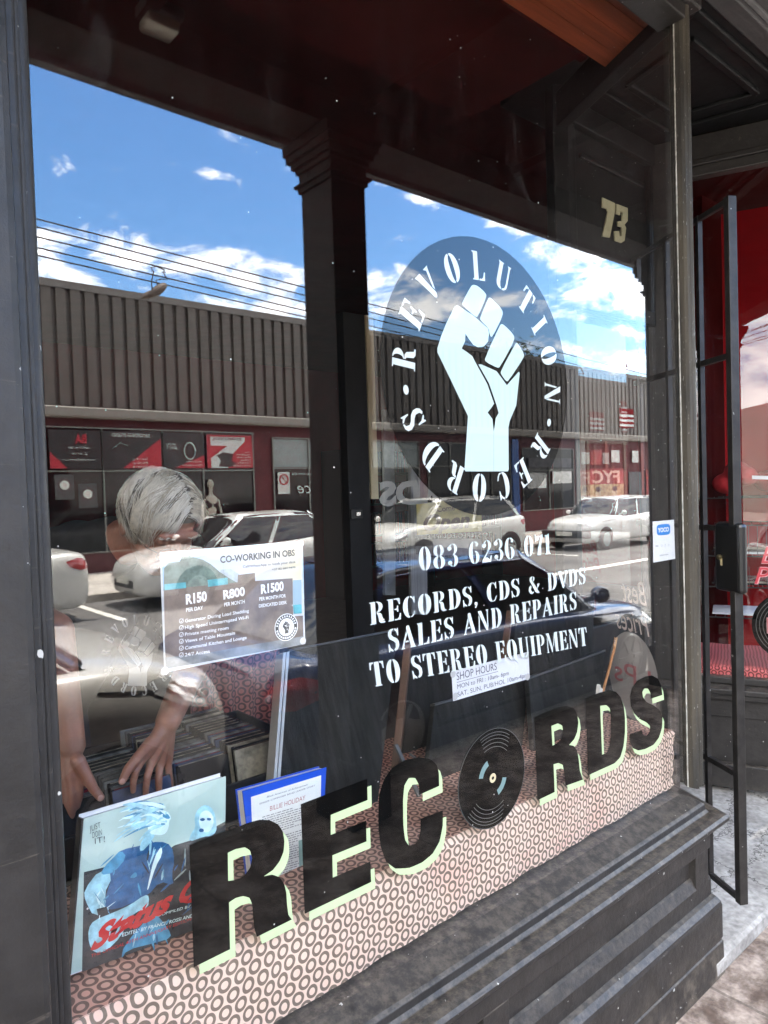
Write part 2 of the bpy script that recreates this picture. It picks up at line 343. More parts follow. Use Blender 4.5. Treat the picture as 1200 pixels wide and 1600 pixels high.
def rings_mat(name, base, ring, a=.0315, stain=.5, axis='xz'):
    m = bpy.data.materials.new(name); m.use_nodes = True; t = m.node_tree; b = t.nodes['Principled BSDF']; b.inputs['Roughness'].default_value = .75
    uv = N(t, 'ShaderNodeUVMap').outputs[0]
    nw = N(t, 'ShaderNodeTexNoise'); nw.inputs['Scale'].default_value = 5; t.links.new(uv, nw.inputs['Vector'])
    sc = N(t, 'ShaderNodeVectorMath', operation='SCALE'); t.links.new(nw.outputs['Color'], sc.inputs[0]); sc.inputs['Scale'].default_value = .028
    ad = N(t, 'ShaderNodeVectorMath', operation='ADD'); t.links.new(uv, ad.inputs[0]); t.links.new(sc.outputs[0], ad.inputs[1])
    s_ = N(t, 'ShaderNodeSeparateXYZ'); t.links.new(ad.outputs[0], s_.inputs[0])
    h = a*1.64
    def dist(ox, oy):
        x = mth(t, 'SUBTRACT', mth(t, 'FRACT', mth(t, 'ADD', mth(t, 'DIVIDE', s_.outputs[0], a), ox+100)), .5)
        y = mth(t, 'SUBTRACT', mth(t, 'FRACT', mth(t, 'ADD', mth(t, 'DIVIDE', s_.outputs[1], h), oy+100)), .5)
        x = mth(t, 'MULTIPLY', x, a); y = mth(t, 'MULTIPLY', y, h*.93)
        return mth(t, 'SQRT', mth(t, 'ADD', mth(t, 'MULTIPLY', x, x), mth(t, 'MULTIPLY', y, y)))
    d = mth(t, 'MINIMUM', dist(0, 0), dist(.5, .5))
    k = mth(t, 'ABSOLUTE', mth(t, 'SUBTRACT', d, a*.318))
    r = N(t, 'ShaderNodeMapRange'); r.inputs[1].default_value = a*.108; r.inputs[2].default_value = a*.085; r.inputs[3].default_value = 0; r.inputs[4].default_value = 1; t.links.new(k, r.inputs[0])
    nb = N(t, 'ShaderNodeTexNoise'); nb.inputs['Scale'].default_value = 4; nb.inputs['Detail'].default_value = 5; t.links.new(uv, nb.inputs['Vector'])
    rr = N(t, 'ShaderNodeMapRange', interpolation_type='SMOOTHSTEP'); rr.inputs[1].default_value = .5; rr.inputs[2].default_value = .8; t.links.new(nb.outputs['Fac'], rr.inputs[0])
    mx0 = N(t, 'ShaderNodeMix', data_type='RGBA'); mx0.inputs[6].default_value = (*base, 1); mx0.inputs[7].default_value = (base[0]*.95, base[1]*.5, base[2]*.5, 1)
    t.links.new(mth(t, 'MULTIPLY', rr.outputs[0], stain), mx0.inputs[0])
    mx = N(t, 'ShaderNodeMix', data_type='RGBA'); t.links.new(r.outputs[0], mx.inputs[0]); t.links.new(mx0.outputs[2], mx.inputs[6]); mx.inputs[7].default_value = (*ring, 1)
    t.links.new(mx.outputs[2], b.inputs['Base Color'])
    bu = N(t, 'ShaderNodeBump'); bu.inputs['Strength'].default_value = .3; bu.inputs['Distance'].default_value = .01; t.links.new(nb.outputs['Fac'], bu.inputs['Height']); t.links.new(bu.outputs[0], b.inputs['Normal'])
    return m
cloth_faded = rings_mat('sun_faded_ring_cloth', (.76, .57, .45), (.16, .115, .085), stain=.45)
cloth_mid = rings_mat('shaded_ring_cloth', (.60, .33, .25), (.13, .06, .045), stain=.6)  # the pink cloth again, with the table top's shade mixed into its colour
cloth_rose = rings_mat('rose_ring_cloth', (.36, .11, .09), (.08, .022, .02), stain=.6)
# ================================================================ ground, road, pavements
def groundmat(name, c1, c2, sc, rough=.85, bump=.6, joints=None, crack=False):
    m = bpy.data.materials.new(name); m.use_nodes = True; t = m.node_tree; b = t.nodes['Principled BSDF']; b.inputs['Roughness'].default_value = rough
    ge = N(t, 'ShaderNodeNewGeometry').outputs['Position']
    n = N(t, 'ShaderNodeTexNoise'); n.inputs['Scale'].default_value = sc; n.inputs['Detail'].default_value = 9; n.inputs['Roughness'].default_value = .65; t.links.new(ge, n.inputs['Vector'])
    r = N(t, 'ShaderNodeMapRange', interpolation_type='SMOOTHSTEP'); r.inputs[1].default_value = .38; r.inputs[2].default_value = .62; t.links.new(n.outputs['Fac'], r.inputs[0])
    x = N(t, 'ShaderNodeMix', data_type='RGBA'); t.links.new(r.outputs[0], x.inputs[0]); x.inputs[6].default_value = (*c1, 1); x.inputs[7].default_value = (*c2, 1); cur = x.outputs[2]
    n2 = N(t, 'ShaderNodeTexNoise'); n2.inputs['Scale'].default_value = min(sc*22, 45); n2.inputs['Detail'].default_value = 4; t.links.new(ge, n2.inputs['Vector'])
    x2 = N(t, 'ShaderNodeMix', data_type='RGBA', blend_type='MULTIPLY'); x2.inputs[0].default_value = .6; t.links.new(cur, x2.inputs[6])
    r2 = N(t, 'ShaderNodeMapRange'); r2.inputs[1].default_value = .3; r2.inputs[2].default_value = .7; r2.inputs[3].default_value = .45; r2.inputs[4].default_value = 1.35; t.links.new(n2.outputs['Fac'], r2.inputs[0])
    t.links.new(r2.outputs[0], x2.inputs[7]); cur = x2.outputs[2]
    if joints:
        s_ = N(t, 'ShaderNodeSeparateXYZ'); t.links.new(ge, s_.inputs[0]); f = None
        wig = mth(t, 'MULTIPLY', mth(t, 'SUBTRACT', n.outputs['Fac'], .5), .03)
        for ax, st, off in joints:
            q = mth(t, 'ABSOLUTE', mth(t, 'SUBTRACT', mth(t, 'FRACT', mth(t, 'ADD', mth(t, 'DIVIDE', mth(t, 'ADD', s_.outputs[ax], wig), st), off)), .5))
            q = mth(t, 'LESS_THAN', q, .006/st); f = q if f is None else mth(t, 'MAXIMUM', f, q)
        x3 = N(t, 'ShaderNodeMix', data_type='RGBA'); t.links.new(mth(t, 'MULTIPLY', f, .45), x3.inputs[0]); t.links.new(cur, x3.inputs[6]); x3.inputs[7].default_value = (.03, .025, .02, 1); cur = x3.outputs[2]
    if crack:
        vn = N(t, 'ShaderNodeTexVoronoi', feature='DISTANCE_TO_EDGE'); vn.inputs['Scale'].default_value = 1.7
        wv = N(t, 'ShaderNodeVectorMath', operation='SCALE'); t.links.new(n2.outputs['Color'], wv.inputs[0]); wv.inputs['Scale'].default_value = .09; av = N(t, 'ShaderNodeVectorMath', operation='ADD'); t.links.new(ge, av.inputs[0]); t.links.new(wv.outputs[0], av.inputs[1]); t.links.new(av.outputs[0], vn.inputs['Vector'])
        x4 = N(t, 'ShaderNodeMix', data_type='RGBA'); t.links.new(mth(t, 'MULTIPLY', mth(t, 'LESS_THAN', vn.outputs['Distance'], .006), .75), x4.inputs[0]); t.links.new(cur, x4.inputs[6]); x4.inputs[7].default_value = (.05, .045, .04, 1); cur = x4.outputs[2]
    t.links.new(cur, b.inputs['Base Color'])
    bu = N(t, 'ShaderNodeBump'); bu.inputs['Strength'].default_value = bump; bu.inputs['Distance'].default_value = .006; t.links.new(n2.outputs['Fac'], bu.inputs['Height']); t.links.new(bu.outputs[0], b.inputs['Normal'])
    return m
asph = groundmat('asphalt', (.085, .080, .076), (.13, .122, .113), .8)
pave = groundmat('brown_paving_stone', (.12, .082, .062), (.42, .34, .285), 7, joints=[(0, .92, .13), (1, .62, .2)])
conc = groundmat('pale_concrete', (.33, .30, .265), (.46, .42, .37), 1.3, joints=[(0, 1.8, .4)])
stepm = groundmat('grey_painted_concrete', (.27, .255, .235), (.40, .38, .355), 5, crack=True)
kerbm = groundmat('kerb_stone', (.30, .27, .23), (.45, .41, .36), 2, joints=[(0, .9, .4)])
roadp = mat('road_marking', (.62, .60, .55), .7, var=.25, vs=10)
ROADZ = -.13
g = MB().box(-300, 300, -300, 300, -1.2, -.5).build('ground', asph); tag(g, kind='structure')
r = MB().box(-120, 160, -11.2, -1.98, -.49, ROADZ).build('road', asph); tag(r, kind='structure')
p = MB().box(-60, 120, -1.86, .6, -.49, 0).build('pavement', pave); tag(p, kind='structure')
p = MB().box(-120, 160, -1.98, -1.863, -.49, .006).build('kerb', kerbm, bevel=.015); tag(p, kind='structure')
p = MB().box(-120, 160, -14.9, -11.33, -.49, 0).build('far_pavement', conc); tag(p, kind='structure')
p = MB().box(-120, 160, -11.327, -11.2, -.49, .006).build('far_kerb', kerbm, bevel=.015); tag(p, kind='structure')
mk = MB()
mk.slab([(7.5, -7.35, ROADZ+.004), (90, -7.35, ROADZ+.004), (90, -7.1, ROADZ+.004), (7.5, -7.1, ROADZ+.004)], (0, 0, .002))
for k in (0, 1, 2, 4, 5): mk.slab([(k*5.6+3.65, -11.15, ROADZ+.004), (k*5.6+3.77, -11.15, ROADZ+.004), (k*5.6+3.77, -9.0, ROADZ+.004), (k*5.6+3.65, -9.0, ROADZ+.004)], (0, 0, .002))
tag(mk.build('road_marking', roadp), kind='structure')

# ================================================================ our shopfront
SPL = radians(23.6); RD = Vector((sin(SPL), cos(SPL), 0)); RN = Vector((cos(SPL), -sin(SPL), 0))   # return direction and its outer normal
P0 = Vector((2.30, 0, 0)); RL = .72; P1 = P0+RD*RL
Q0 = Vector((3.686, 0, 0)); QD = Vector((-sin(SPL), cos(SPL), 0)); QN = Vector((-cos(SPL), -sin(SPL), 0)); Q1 = Q0+QD*RL
XL, XR, ZB, ZT = .305, 2.285, .578, 3.09
shop = thing('shop_window', 'big black timber shop window with lettering and a round fist emblem painted on its glass', 'shop window', (1.3, 0, 0))
riserprof = [(.06, ZB), (.012, ZB), (-.012, ZB-.001), (-.066, ZB-.022), (-.074, ZB-.028), (-.076, ZB-.044), (-.084, ZB-.052), (-.112, ZB-.050), (-.128, ZB-.054), (-.135, ZB-.062), (-.1355, ZB-.070), (-.130, ZB-.079), (-.117, ZB-.083), (-.104, ZB-.088), (-.096, ZB-.098), (-.086, ZB-.103), (-.086, .412), (.06, .412)]
XE = 2.285
m_ = MB(); 
# sill with mitred end that turns the corner
def sweep_corner(mb, prof, x0, corner, rd, rn, length):
    # profile (y,z), y<0 outwards; runs along x to the corner then along rd
    n = len(prof); A = [Vector((x0, y, z)) for y, z in prof]; B = []; C_ = []
    fn = Vector((0, -1, 0)); bis = (fn+rn).normalized(); k = 1/ max(.3, bis.dot(fn))
    for y, z in prof:
        B.append(corner+bis*(-y*k)+Vector((0, 0, z))); C_.append(corner+rn*(-y)+rd*length+Vector((0, 0, z)))
    vs = A+B+C_; fs = []
    for i in range(n-1):
        for q in (0, 1): fs.append((q*n+i, q*n+i+1, (q+1)*n+i+1, (q+1)*n+i))
    mb.add(vs, fs)
cornr = Vector((2.205, 0, 0))
def riser(parent, x0, corner, rd, rn, length, panels=True):
    mb = MB(); sweep_corner(mb, riserprof, x0, corner, rd, rn, length); mb.build('sill', black, parent, bevel=.002)
    mb = MB()
    plinth = [(.0, .258), (-.086, .256), (-.098, .250), (-.110, .236), (-.1135, .224), (-.1135, .118), (-.1105, .115), (-.1105, .110), (-.1145, .106), (-.118, .0), (.0, .0)]
    sweep_corner(mb, plinth, x0, corner, rd, rn, length); mb.build('plinth', black, parent, bevel=.002)
    mb = MB(); bk = [(-.064, .43), (-.064, .25)]; sweep_corner(mb, bk, x0, corner, rd, rn, length); mb.build('recessed_panel', black, parent)
    fr = MB()
    fl = [(-.085, .42), (-.085, .412), (-.085, .405), (-.041, .402)]
    rail_b = [(-.065, .338), (-.072, .334), (-.083, .312), (-.086, .306), (-.086, .250)]
    sweep_corner(fr, [(-.065, .408), (-.085, .408), (-.085, .415)], x0, corner, rd, rn, length)
    sweep_corner(fr, rail_b, x0, corner, rd, rn, length)
    return fr
fr = riser(shop, -.6, cornr, RD, RN, .86)
def stile(mb, xa, xb): mb.box(xa, xb, -.0858, -.03, .26, .413)
stile(fr, 2.16, 2.245); stile(fr, 1.155, 1.245); stile(fr, .2, .36)
fr.build('panel_rails', black, shop, bevel=.002)
# left pilaster
mb = MB()
mb.extrude_x([(0, 0)]*0 or [(-.105, 0), (-.105, 4.2), (.1, 4.2), (.1, 0)], -.35, .262)
mb.build('pilaster', black, shop, bevel=.012)
mb = MB(); mb.box(.262, .280, -.062, .05, .55, 4.2); mb.box(.281, .2905, -.048, .04, .55, 4.2)
mb.build('pilaster_moulding', black, shop, bevel=.004)
fj = MB(); fj.tube([(.296, -.018, .56), (.296, -.018, 3.2)], .0125, 12)
fj.build('jamb_bead', black, shop, smooth=True)
rnd = random.Random(4); cw = mat('bare_filler', (.45, .44, .41), .8)
for (px_, py_) in ((64, 1022), (93, 1240)):
    p_ = onY(px_, py_, -.1062); q = MB(); k_ = .0025 if px_ != 64 else .0055
    q.slab([p_+Vector((cos(a_*pi/4)*k_*rnd.uniform(.5, 1), 0, sin(a_*pi/4)*k_*rnd.uniform(.8, 1.7))) for a_ in range(8)], (0, .0008, 0)); q.build('paint_chip', cw, shop)
# right post: reeded
mb = MB()
prof = [(2.288, .004), (2.2885, -.020), (2.293, -.030), (2.301, -.0335), (2.309, -.029), (2.312, -.024), (2.319, -.030), (2.328, -.033), (2.338, -.030), (2.345, -.022), (2.3465, -.010), (2.340, .008), (2.327, .018), (2.313, .020), (2.300, .018)]
mb.prism(prof, ZB-.003, 3.155); mb.build('corner_post', blackpost, shop)
mb = MB(); mb.prism([(2.3475, .002), (2.372, .006), (2.386, .018), (2.398, .05), (2.352, .05)], ZB-.003, 3.155); mb.build('return_stile', black, shop, bevel=.003)
mb = MB(); mb.box(2.284, 2.3875, -.05, .03, 3.156, 3.32); mb.build('post_block', black, shop, bevel=.006)
# head above the glass
mb = MB(); mb.box(.2, 2.283, -.045, .05, ZT, 3.3); mb.box(.2, 2.283, -.062, -.0452, 3.13, 3.17); mb.build('head_rail', black, shop, bevel=.004)
fl_ = MB()   # putty line round the glass
fl_.tube([(2.2815, -.004, ZB), (2.2815, -.004, ZT)], .0028, 5); fl_.build('putty_bead', mat('old_putty', (.35, .34, .30), .8, var=.5, vs=40), shop)
# glass pane: two faces, films sit between them
def pane(name, corners, off, parent, mf, mb_):
    q = MB(); q.add(corners, [(0, 1, 2, 3)]); o = q.build(name, mf, parent, fix=False)
    return o
g0 = pane('glass_pane', [(.30, 0, ZB), (2.286, 0, ZB), (2.286, 0, ZT), (.30, 0, ZT)], 0, shop, glassF, None)
g1 = pane('glass_inner_face', [(.30, .004, ZB), (2.286, .004, ZB), (2.286, .004, ZT), (.30, .004, ZT)], 0, shop, glassB, None)

# ---- films on the front glass
FY = .0020
def C3(x, y): return (280+x/3.75, 1200+y/3.75)
def C4(x, y): return (560+x/4, 1100+y/4)
def C5(x, y): return (800+x/4.615, 1040+y/4.615)
def A1(x, y): return (580+x/3.75, 360+y/3.75)
def B1(x, y): return (580+x/3.75, 580+y/3.75)
def smc(pts, corners, it=2):   # smooth everything but the listed corner indices
    n = len(pts); out = []
    for i in range(n):
        a = pts[i]
        if i in corners: out.append(a); continue
        p_, q_ = pts[i-1], pts[(i+1) % n]
        out += [(a[0]*.72+p_[0]*.28, a[1]*.72+p_[1]*.28), (a[0]*.94+p_[0]*.03+q_[0]*.03, a[1]*.94+p_[1]*.03+q_[1]*.03), (a[0]*.72+q_[0]*.28, a[1]*.72+q_[1]*.28)]
    return out
R1o = smc([(60, 452), (200, 395), (330, 350), (400, 322), (470, 303), (530, 305), (580, 330), (608, 372), (617, 430), (612, 490), (590, 545), (550, 598), (495, 635), (545, 624), (590, 640), (616, 680), (628, 730), (632, 800), (640, 860), (660, 888), (455, 990), (441, 945), (434, 880), (428, 800), (412, 760), (375, 750), (330, 762), (292, 788), (298, 1062), (85, 1168)], (0, 12, 19, 20, 27, 28, 29))
R1h = smc([(285, 497), (330, 475), (385, 464), (415, 483), (427, 530), (415, 585), (380, 632), (340, 654), (287, 662)], (0, 8))
E1 = [(712, 212), (1102, 62), (1104, 188), (888, 275), (888, 392), (1095, 308), (1098, 430), (898, 512), (900, 642), (1120, 548), (1125, 668), (735, 855)]
Cc = smc([(125, 640), (130, 560), (160, 470), (210, 400), (290, 350), (380, 332), (450, 345), (490, 380), (503, 430), (505, 512), (380, 568), (378, 505), (355, 462), (315, 462), (287, 510), (279, 600), (281, 760), (292, 850), (315, 885), (350, 880), (378, 845), (388, 790), (388, 718), (528, 665), (528, 760), (508, 860), (465, 935), (400, 990), (320, 1025), (230, 1030), (172, 985), (138, 890), (125, 770)], (9, 10, 22, 23))
R2o = smc([(160, 375), (250, 335), (330, 303), (400, 291), (445, 308), (470, 350), (479, 410), (470, 480), (450, 530), (412, 572), (445, 578), (470, 610), (482, 680), (490, 760), (512, 822), (385, 868), (378, 790), (366, 715), (335, 702), (300, 712), (308, 912), (183, 972)], (0, 9, 14, 15, 19, 20, 21))
R2h = smc([(284, 435), (330, 416), (362, 432), (369, 480), (355, 530), (322, 562), (292, 577)], (0, 6))
Dd = smc([(530, 240), (620, 198), (700, 176), (750, 188), (785, 228), (806, 290), (815, 370), (815, 480), (805, 580), (782, 660), (740, 705), (650, 745), (548, 792)], (0, 12))
Dh = smc([(636, 290), (680, 284), (705, 308), (713, 380), (713, 500), (702, 590), (682, 630), (650, 642)], (0, 7))
Ss = smc([(1000, 240), (1084, 212), (1078, 150), (1055, 95), (1010, 70), (960, 78), (900, 110), (865, 160), (850, 220), (855, 290), (880, 345), (920, 385), (970, 410), (995, 435), (993, 475), (970, 507), (945, 500), (938, 465), (850, 495), (850, 550), (870, 595), (910, 612), (960, 602), (1020, 572), (1060, 520), (1082, 450), (1086, 370), (1065, 320), (1020, 285), (970, 262), (945, 228), (940, 190), (955, 165), (980, 165), (997, 195)], (0, 1, 17, 18))
sx = onY(*C3(120, 1210)).x-onY(*C3(85, 1168)).x; sz = onY(*C3(120, 1210)).z-onY(*C3(85, 1168)).z
for nm, lps in (('R', [[C3(*q) for q in R1o], [C3(*q) for q in R1h]]), ('E', [[C3(*q) for q in E1]]), ('C', [[C4(*q) for q in Cc]]), ('R', [[C5(*q) for q in R2o], [C5(*q) for q in R2h]]), ('D', [[C5(*q) for q in Dd], [C5(*q) for q in Dh]]), ('S', [[C5(*q) for q in Ss]])):
    o = poly_px('letter', lps, FY, blackv, shop); o['label'] = 'black block letter %s with pale green edge' % nm
    poly_px('letter_shade', lps, FY+.0004, greenv, o, dx=sx, dz=sz)
# the record that stands for the O
rc = onY(770, 1216, FY); rr_ = (onY(780, 1134.5, FY).z-onY(760, 1298, FY).z)/2*1.0
rc = Vector((rc.x, FY, (onY(780, 1134.5, FY).z+onY(760, 1298, FY).z)/2)); rx_ = (onY(822.5, 1205, FY).x-onY(717.5, 1222, FY).x)/2
def ring_pts(c, r, a0=0, a1=2*pi, n=64, sxx=1): return [(c.x+r*sxx*cos(a0+(a1-a0)*k/n), c.z+r*sin(a0+(a1-a0)*k/n)) for k in range(n+(0 if a1-a0 > 6.28 else 1))]
SXR = rx_/rr_
F2 = lambda Y: (lambda x, z: Vector((x, Y, z)))
rec = fill_loops('record_emblem', [ring_pts(rc, rr_, n=72, sxx=SXR)], F2(FY), blackv, shop)
gv = mat('groove_grey', (.12, .12, .12), .4)
for k, r_ in enumerate((.62, .70, .78, .85, .91)):
    for a0, a1 in ((.25*pi+.1*k*.4, .62*pi), (1.2*pi, 1.66*pi-.06*k)):
        fill_loops('groove', [ring_pts(rc, rr_*r_, a0, a1, 24, SXR)+ring_pts(rc, rr_*(r_+.009), a0, a1, 24, SXR)[::-1]], F2(FY-.0002), gv, rec)
fill_loops('groove', [ring_pts(rc, rr_*.985, n=72, sxx=SXR), ring_pts(rc, rr_*.995, n=72, sxx=SXR)], F2(FY-.0002), gv, rec)
for a0, a1 in ((.62*pi, .92*pi), (1.62*pi, 1.92*pi)):
    fill_loops('glint', [ring_pts(rc, rr_*.30, a0, a1, 16, SXR)+ring_pts(rc, rr_*.42, a0, a1, 16, SXR)[::-1]], F2(FY-.0003), mat('glint_teal', (.16, .26, .26), .5), rec)
fill_loops('spindle', [ring_pts(rc, rr_*.095, n=24, sxx=SXR)], F2(FY-.0003), cream, rec)
fill_loops('spindle', [ring_pts(rc, rr_*.035, n=16, sxx=SXR)], F2(FY-.0005), blackv, rec)

# round emblem
dc = Vector((1.322, 0, 1.868)); dr = .3345
emb = fill_loops('round_emblem', [ring_pts(dc, dr, n=96)], F2(FY), blackv, shop)
fist = mat('fist_vinyl', (.52, .66, .645), .6, spec=.1)
f1 = [(600, 318), (625, 325), (672, 368), (675, 390), (625, 505), (612, 508), (535, 440), (532, 425), (585, 325)]
f2_ = [(692, 392), (705, 398), (768, 462), (772, 500), (712, 620), (700, 625), (692, 600), (690, 575), (638, 525), (640, 505), (685, 400)]
f3 = [(765, 548), (780, 555), (835, 610), (840, 645), (755, 800), (740, 806), (670, 770), (665, 750), (755, 555)]
f4 = [(850, 658), (862, 665), (895, 720), (895, 745), (805, 880), (792, 886), (762, 845), (758, 825), (845, 665)]
for f in (f1, f2_, f3, f4): poly_px('fist_shape', [smooth_loop([A1(*q) for q in f], 1)], FY-.0003, fist, emb)
hl = [A1(505, 438), A1(600, 500), A1(685, 575), A1(690, 605), A1(685, 650), A1(660, 680), A1(625, 684), A1(598, 670), A1(575, 640), A1(552, 605), A1(550, 650), A1(530, 692), A1(560, 712), A1(592, 737), A1(620, 790), B1(680, 75), B1(720, 190), B1(700, 220), B1(682, 242), B1(710, 280), B1(718, 352), B1(718, 587), B1(552, 587), B1(547, 575), B1(567, 262), B1(480, 80), A1(388, 715), A1(388, 690), A1(410, 620), A1(440, 545), A1(490, 445)]
hr = [A1(628, 785), A1(645, 785), A1(735, 825), B1(795, 82), B1(865, 3), B1(870, 12), B1(850, 200), B1(812, 290), B1(804, 330), B1(806, 575), B1(800, 587), B1(719, 587), B1(719, 352), B1(730, 275), B1(747, 245), B1(735, 200), B1(690, 70)]
poly_px('fist_shape', [hl], FY-.0003, fist, emb); poly_px('fist_shape', [hr], FY-.0003, fist, emb)

# ---- stencil letters
def arc(cx, cy, rx, ry, a0, a1, n=12): return [(cx+rx*cos(radians(a0+(a1-a0)*k/n)), cy+ry*sin(radians(a0+(a1-a0)*k/n))) for k in range(n+1)]
def half(cx, x_in, rx, ri, y0, y1, side, n=12):   # half bowl; side +1 right, -1 left
    cy = (y0+y1)/2; ry = (y1-y0)/2
    if side > 0: return arc(cx, cy, rx, ry, -90, 90, n)+arc(cx, cy, ri, ry*.86, 90, -90, n)
    return arc(cx, cy, rx, ry, 90, 270, n)+arc(cx, cy, ri, ry*.86, 270, 90, n)
def stem(x0, x1, y0=0, y1=1, sl=.06, sr=.0):
    t = .055; return [(x0-sl, y0), (x1+sr, y0), (x1+sr, y0+t*.6), (x1, y0+t), (x1, y1-t), (x1+sr, y1-t*.6), (x1+sr, y1), (x0-sl, y1), (x0-sl, y1-t*.6), (x0, y1-t), (x0, y0+t), (x0-sl, y0+t*.6)]
G = {}
G['I'] = (.36, [stem(.08, .28, sl=.06, sr=.06)])
G['L'] = (.62, [stem(.08, .28, sr=.0), [(.32, 0), (.58, 0), (.60, .30), (.55, .30), (.50, .12), (.44, .06), (.32, .055)]])
G['E'] = (.64, [stem(.08, .28), [(.32, 1), (.58, 1), (.59, .72), (.54, .72), (.49, .88), (.43, .945), (.32, .945)], [(.32, .53), (.42, .53), (.46, .66), (.50, .66), (.50, .36), (.46, .36), (.42, .475), (.32, .475)], [(.32, 0), (.60, 0), (.61, .30), (.56, .30), (.51, .12), (.45, .06), (.32, .055)]])
G['T'] = (.66, [stem(.22, .43, 0, 1, sl=.05, sr=.05)[:4]+[(.43, 1), (.22, 1)]+stem(.22, .43, 0, 1, sl=.05, sr=.05)[10:], [(.02, 1), (.185, 1), (.185, .945), (.12, .93), (.08, .85), (.06, .70), (.01, .70)], [(.63, 1), (.465, 1), (.465, .945), (.53, .93), (.57, .85), (.59, .70), (.64, .70)]])
G['D'] = (.68, [stem(.08, .27), half(.31, 0, .34, .13, 0, 1, 1)])
G['O'] = (.70, [half(.32, 0, .29, .06, 0, 1, -1), half(.37, 0, .29, .06, 0, 1, 1)]); G['0'] = (.58, [half(.27, 0, .235, .05, 0, 1, -1), half(.31, 0, .235, .05, 0, 1, 1)])
G['Q'] = (.72, G['O'][1]+[[(.42, .02), (.52, -.04), (.64, -.16), (.66, -.10), (.58, .0), (.5, .12)]])
G['C'] = (.66, [half(.33, 0, .30, .08, 0, 1, -1), [(.37, 1), (.45, .975), (.51, .92), (.55, 1), (.58, 1), (.58, .66), (.54, .66), (.51, .80), (.46, .89), (.37, .945)], [(.37, .0), (.47, .03), (.54, .12), (.59, .28), (.54, .28), (.49, .15), (.43, .07), (.37, .055)]])
G['R'] = (.72, [stem(.08, .27), half(.31, 0, .27, .10, .50, 1, 1), [(.31, .49), (.44, .48), (.52, .40), (.55, .25), (.58, .08), (.66, .06), (.66, .0), (.48, .0), (.40, .08), (.38, .25), (.36, .40), (.31, .44)]])
G['P'] = (.64, [stem(.08, .27, sr=.03), half(.31, 0, .28, .10, .42, 1, 1)])
G['V'] = (.70, [[(.0, 1), (.26, 1), (.46, .12), (.40, .0), (.33, .0), (.05, .93)], [(.46, 1), (.70, 1), (.66, .94), (.48, .22), (.44, .35), (.56, .90), (.50, .95)]])
G['A'] = (.74, [[(.30, 1), (.42, 1), (.66, .07), (.72, .0), (.44, .0), (.47, .07), (.28, .85)], [(.27, .78), (.31, .62), (.20, .30), (.14, .07), (.19, .0), (.0, .0), (.05, .06)], [(.23, .34), (.37, .34), (.385, .27), (.215, .27)]])
G['N'] = (.76, [[(.06, 1), (.26, 1), (.62, .10), (.62, .0), (.52, .0), (.11, .88)], [(.10, .80), (.15, .70), (.15, .06), (.21, .0), (.02, .0), (.08, .06)], [(.58, .22), (.64, .10), (.64, .94), (.70, 1), (.50, 1), (.58, .94)]])
G['M'] = (.92, [[(.04, 1), (.25, 1), (.46, .22), (.42, .0), (.38, .0), (.12, .86)], [(.09, .80), (.14, .66), (.14, .06), (.20, .0), (.02, .0), (.07, .06)], [(.48, .30), (.63, 1), (.60, .80)], [(.64, 0), (.88, 0), (.84, .06), (.84, .94), (.89, 1), (.66, 1), (.50, .36), (.52, .22), (.64, .74), (.64, .06)]])
G['U'] = (.74, [[(.02, 1), (.30, 1), (.26, .94), (.26, .25), (.30, .10), (.35, .06), (.35, .0), (.22, .02), (.12, .10), (.08, .25), (.08, .94)], [(.39, .0), (.50, .03), (.60, .14), (.62, .3), (.62, .94), (.68, 1), (.48, 1), (.54, .94), (.54, .3), (.50, .12), (.39, .06)]])
G['S'] = (.58, [[(.30, 1), (.16, .98), (.06, .88), (.05, .72), (.12, .56), (.30, .44), (.38, .34), (.38, .16), (.30, .06), (.36, .01), (.48, .08), (.54, .22), (.53, .40), (.44, .54), (.28, .64), (.20, .74), (.22, .90), (.30, .95)], [(.34, 1), (.40, .97), (.46, .93), (.49, 1), (.52, 1), (.52, .66), (.48, .66), (.44, .82), (.34, .94)], [(.26, 0), (.20, .02), (.13, .07), (.10, .0), (.06, 0), (.05, .36), (.09, .36), (.14, .18), (.26, .06)]])
G['8'] = (.58, [half(.27, 0, .21, .06, .52, 1, -1, 9), half(.31, 0, .21, .06, .52, 1, 1, 9), half(.27, 0, .24, .06, 0, .54, -1, 9), half(.31, 0, .24, .06, 0, .54, 1, 9)])
G['3'] = (.56, [half(.30, 0, .21, .07, .52, 1, 1, 9), half(.30, 0, .23, .07, 0, .54, 1, 9), arc(.16, .80, .10, .10, 0, 360, 9), arc(.16, .18, .10, .10, 0, 360, 9), [(.12, .9), (.26, 1), (.26, .94), (.2, .86)], [(.12, .1), (.26, 0), (.26, .06), (.2, .14)]])
G['6'] = (.58, [half(.27, 0, .24, .06, 0, 1, -1), half(.31, 0, .22, .06, 0, .58, 1, 9), [(.31, 1), (.42, .97), (.50, .86), (.44, .76), (.36, .78), (.38, .9), (.31, .94)]])
G['2'] = (.56, [half(.30, 0, .22, .07, .5, 1, 1, 9), arc(.16, .76, .11, .11, 0, 360, 9), [(.10, .84), (.26, 1), (.26, .94), (.2, .82)], [(.34, .53), (.44, .56), (.20, .22), (.30, .22), (.42, .12), (.48, .28), (.53, .28), (.48, .0), (.04, .0), (.06, .12)]])
G['7'] = (.54, [[(.04, 1), (.09, 1), (.12, .93), (.34, .93), (.22, .70), (.12, .72), (.06, .64)], [(.37, .93), (.40, .97), (.50, 1), (.50, .9), (.40, .55), (.36, .0), (.16, .0), (.20, .35), (.30, .65)]])
G['1'] = (.38, [stem(.10, .29, 0, 1, sl=.06, sr=.06)[:4]+[(.29, 1), (.2, .95), (.04, .92), (.04, .87), (.10, .87)]+stem(.10, .29, 0, 1, sl=.06, sr=.06)[10:]])
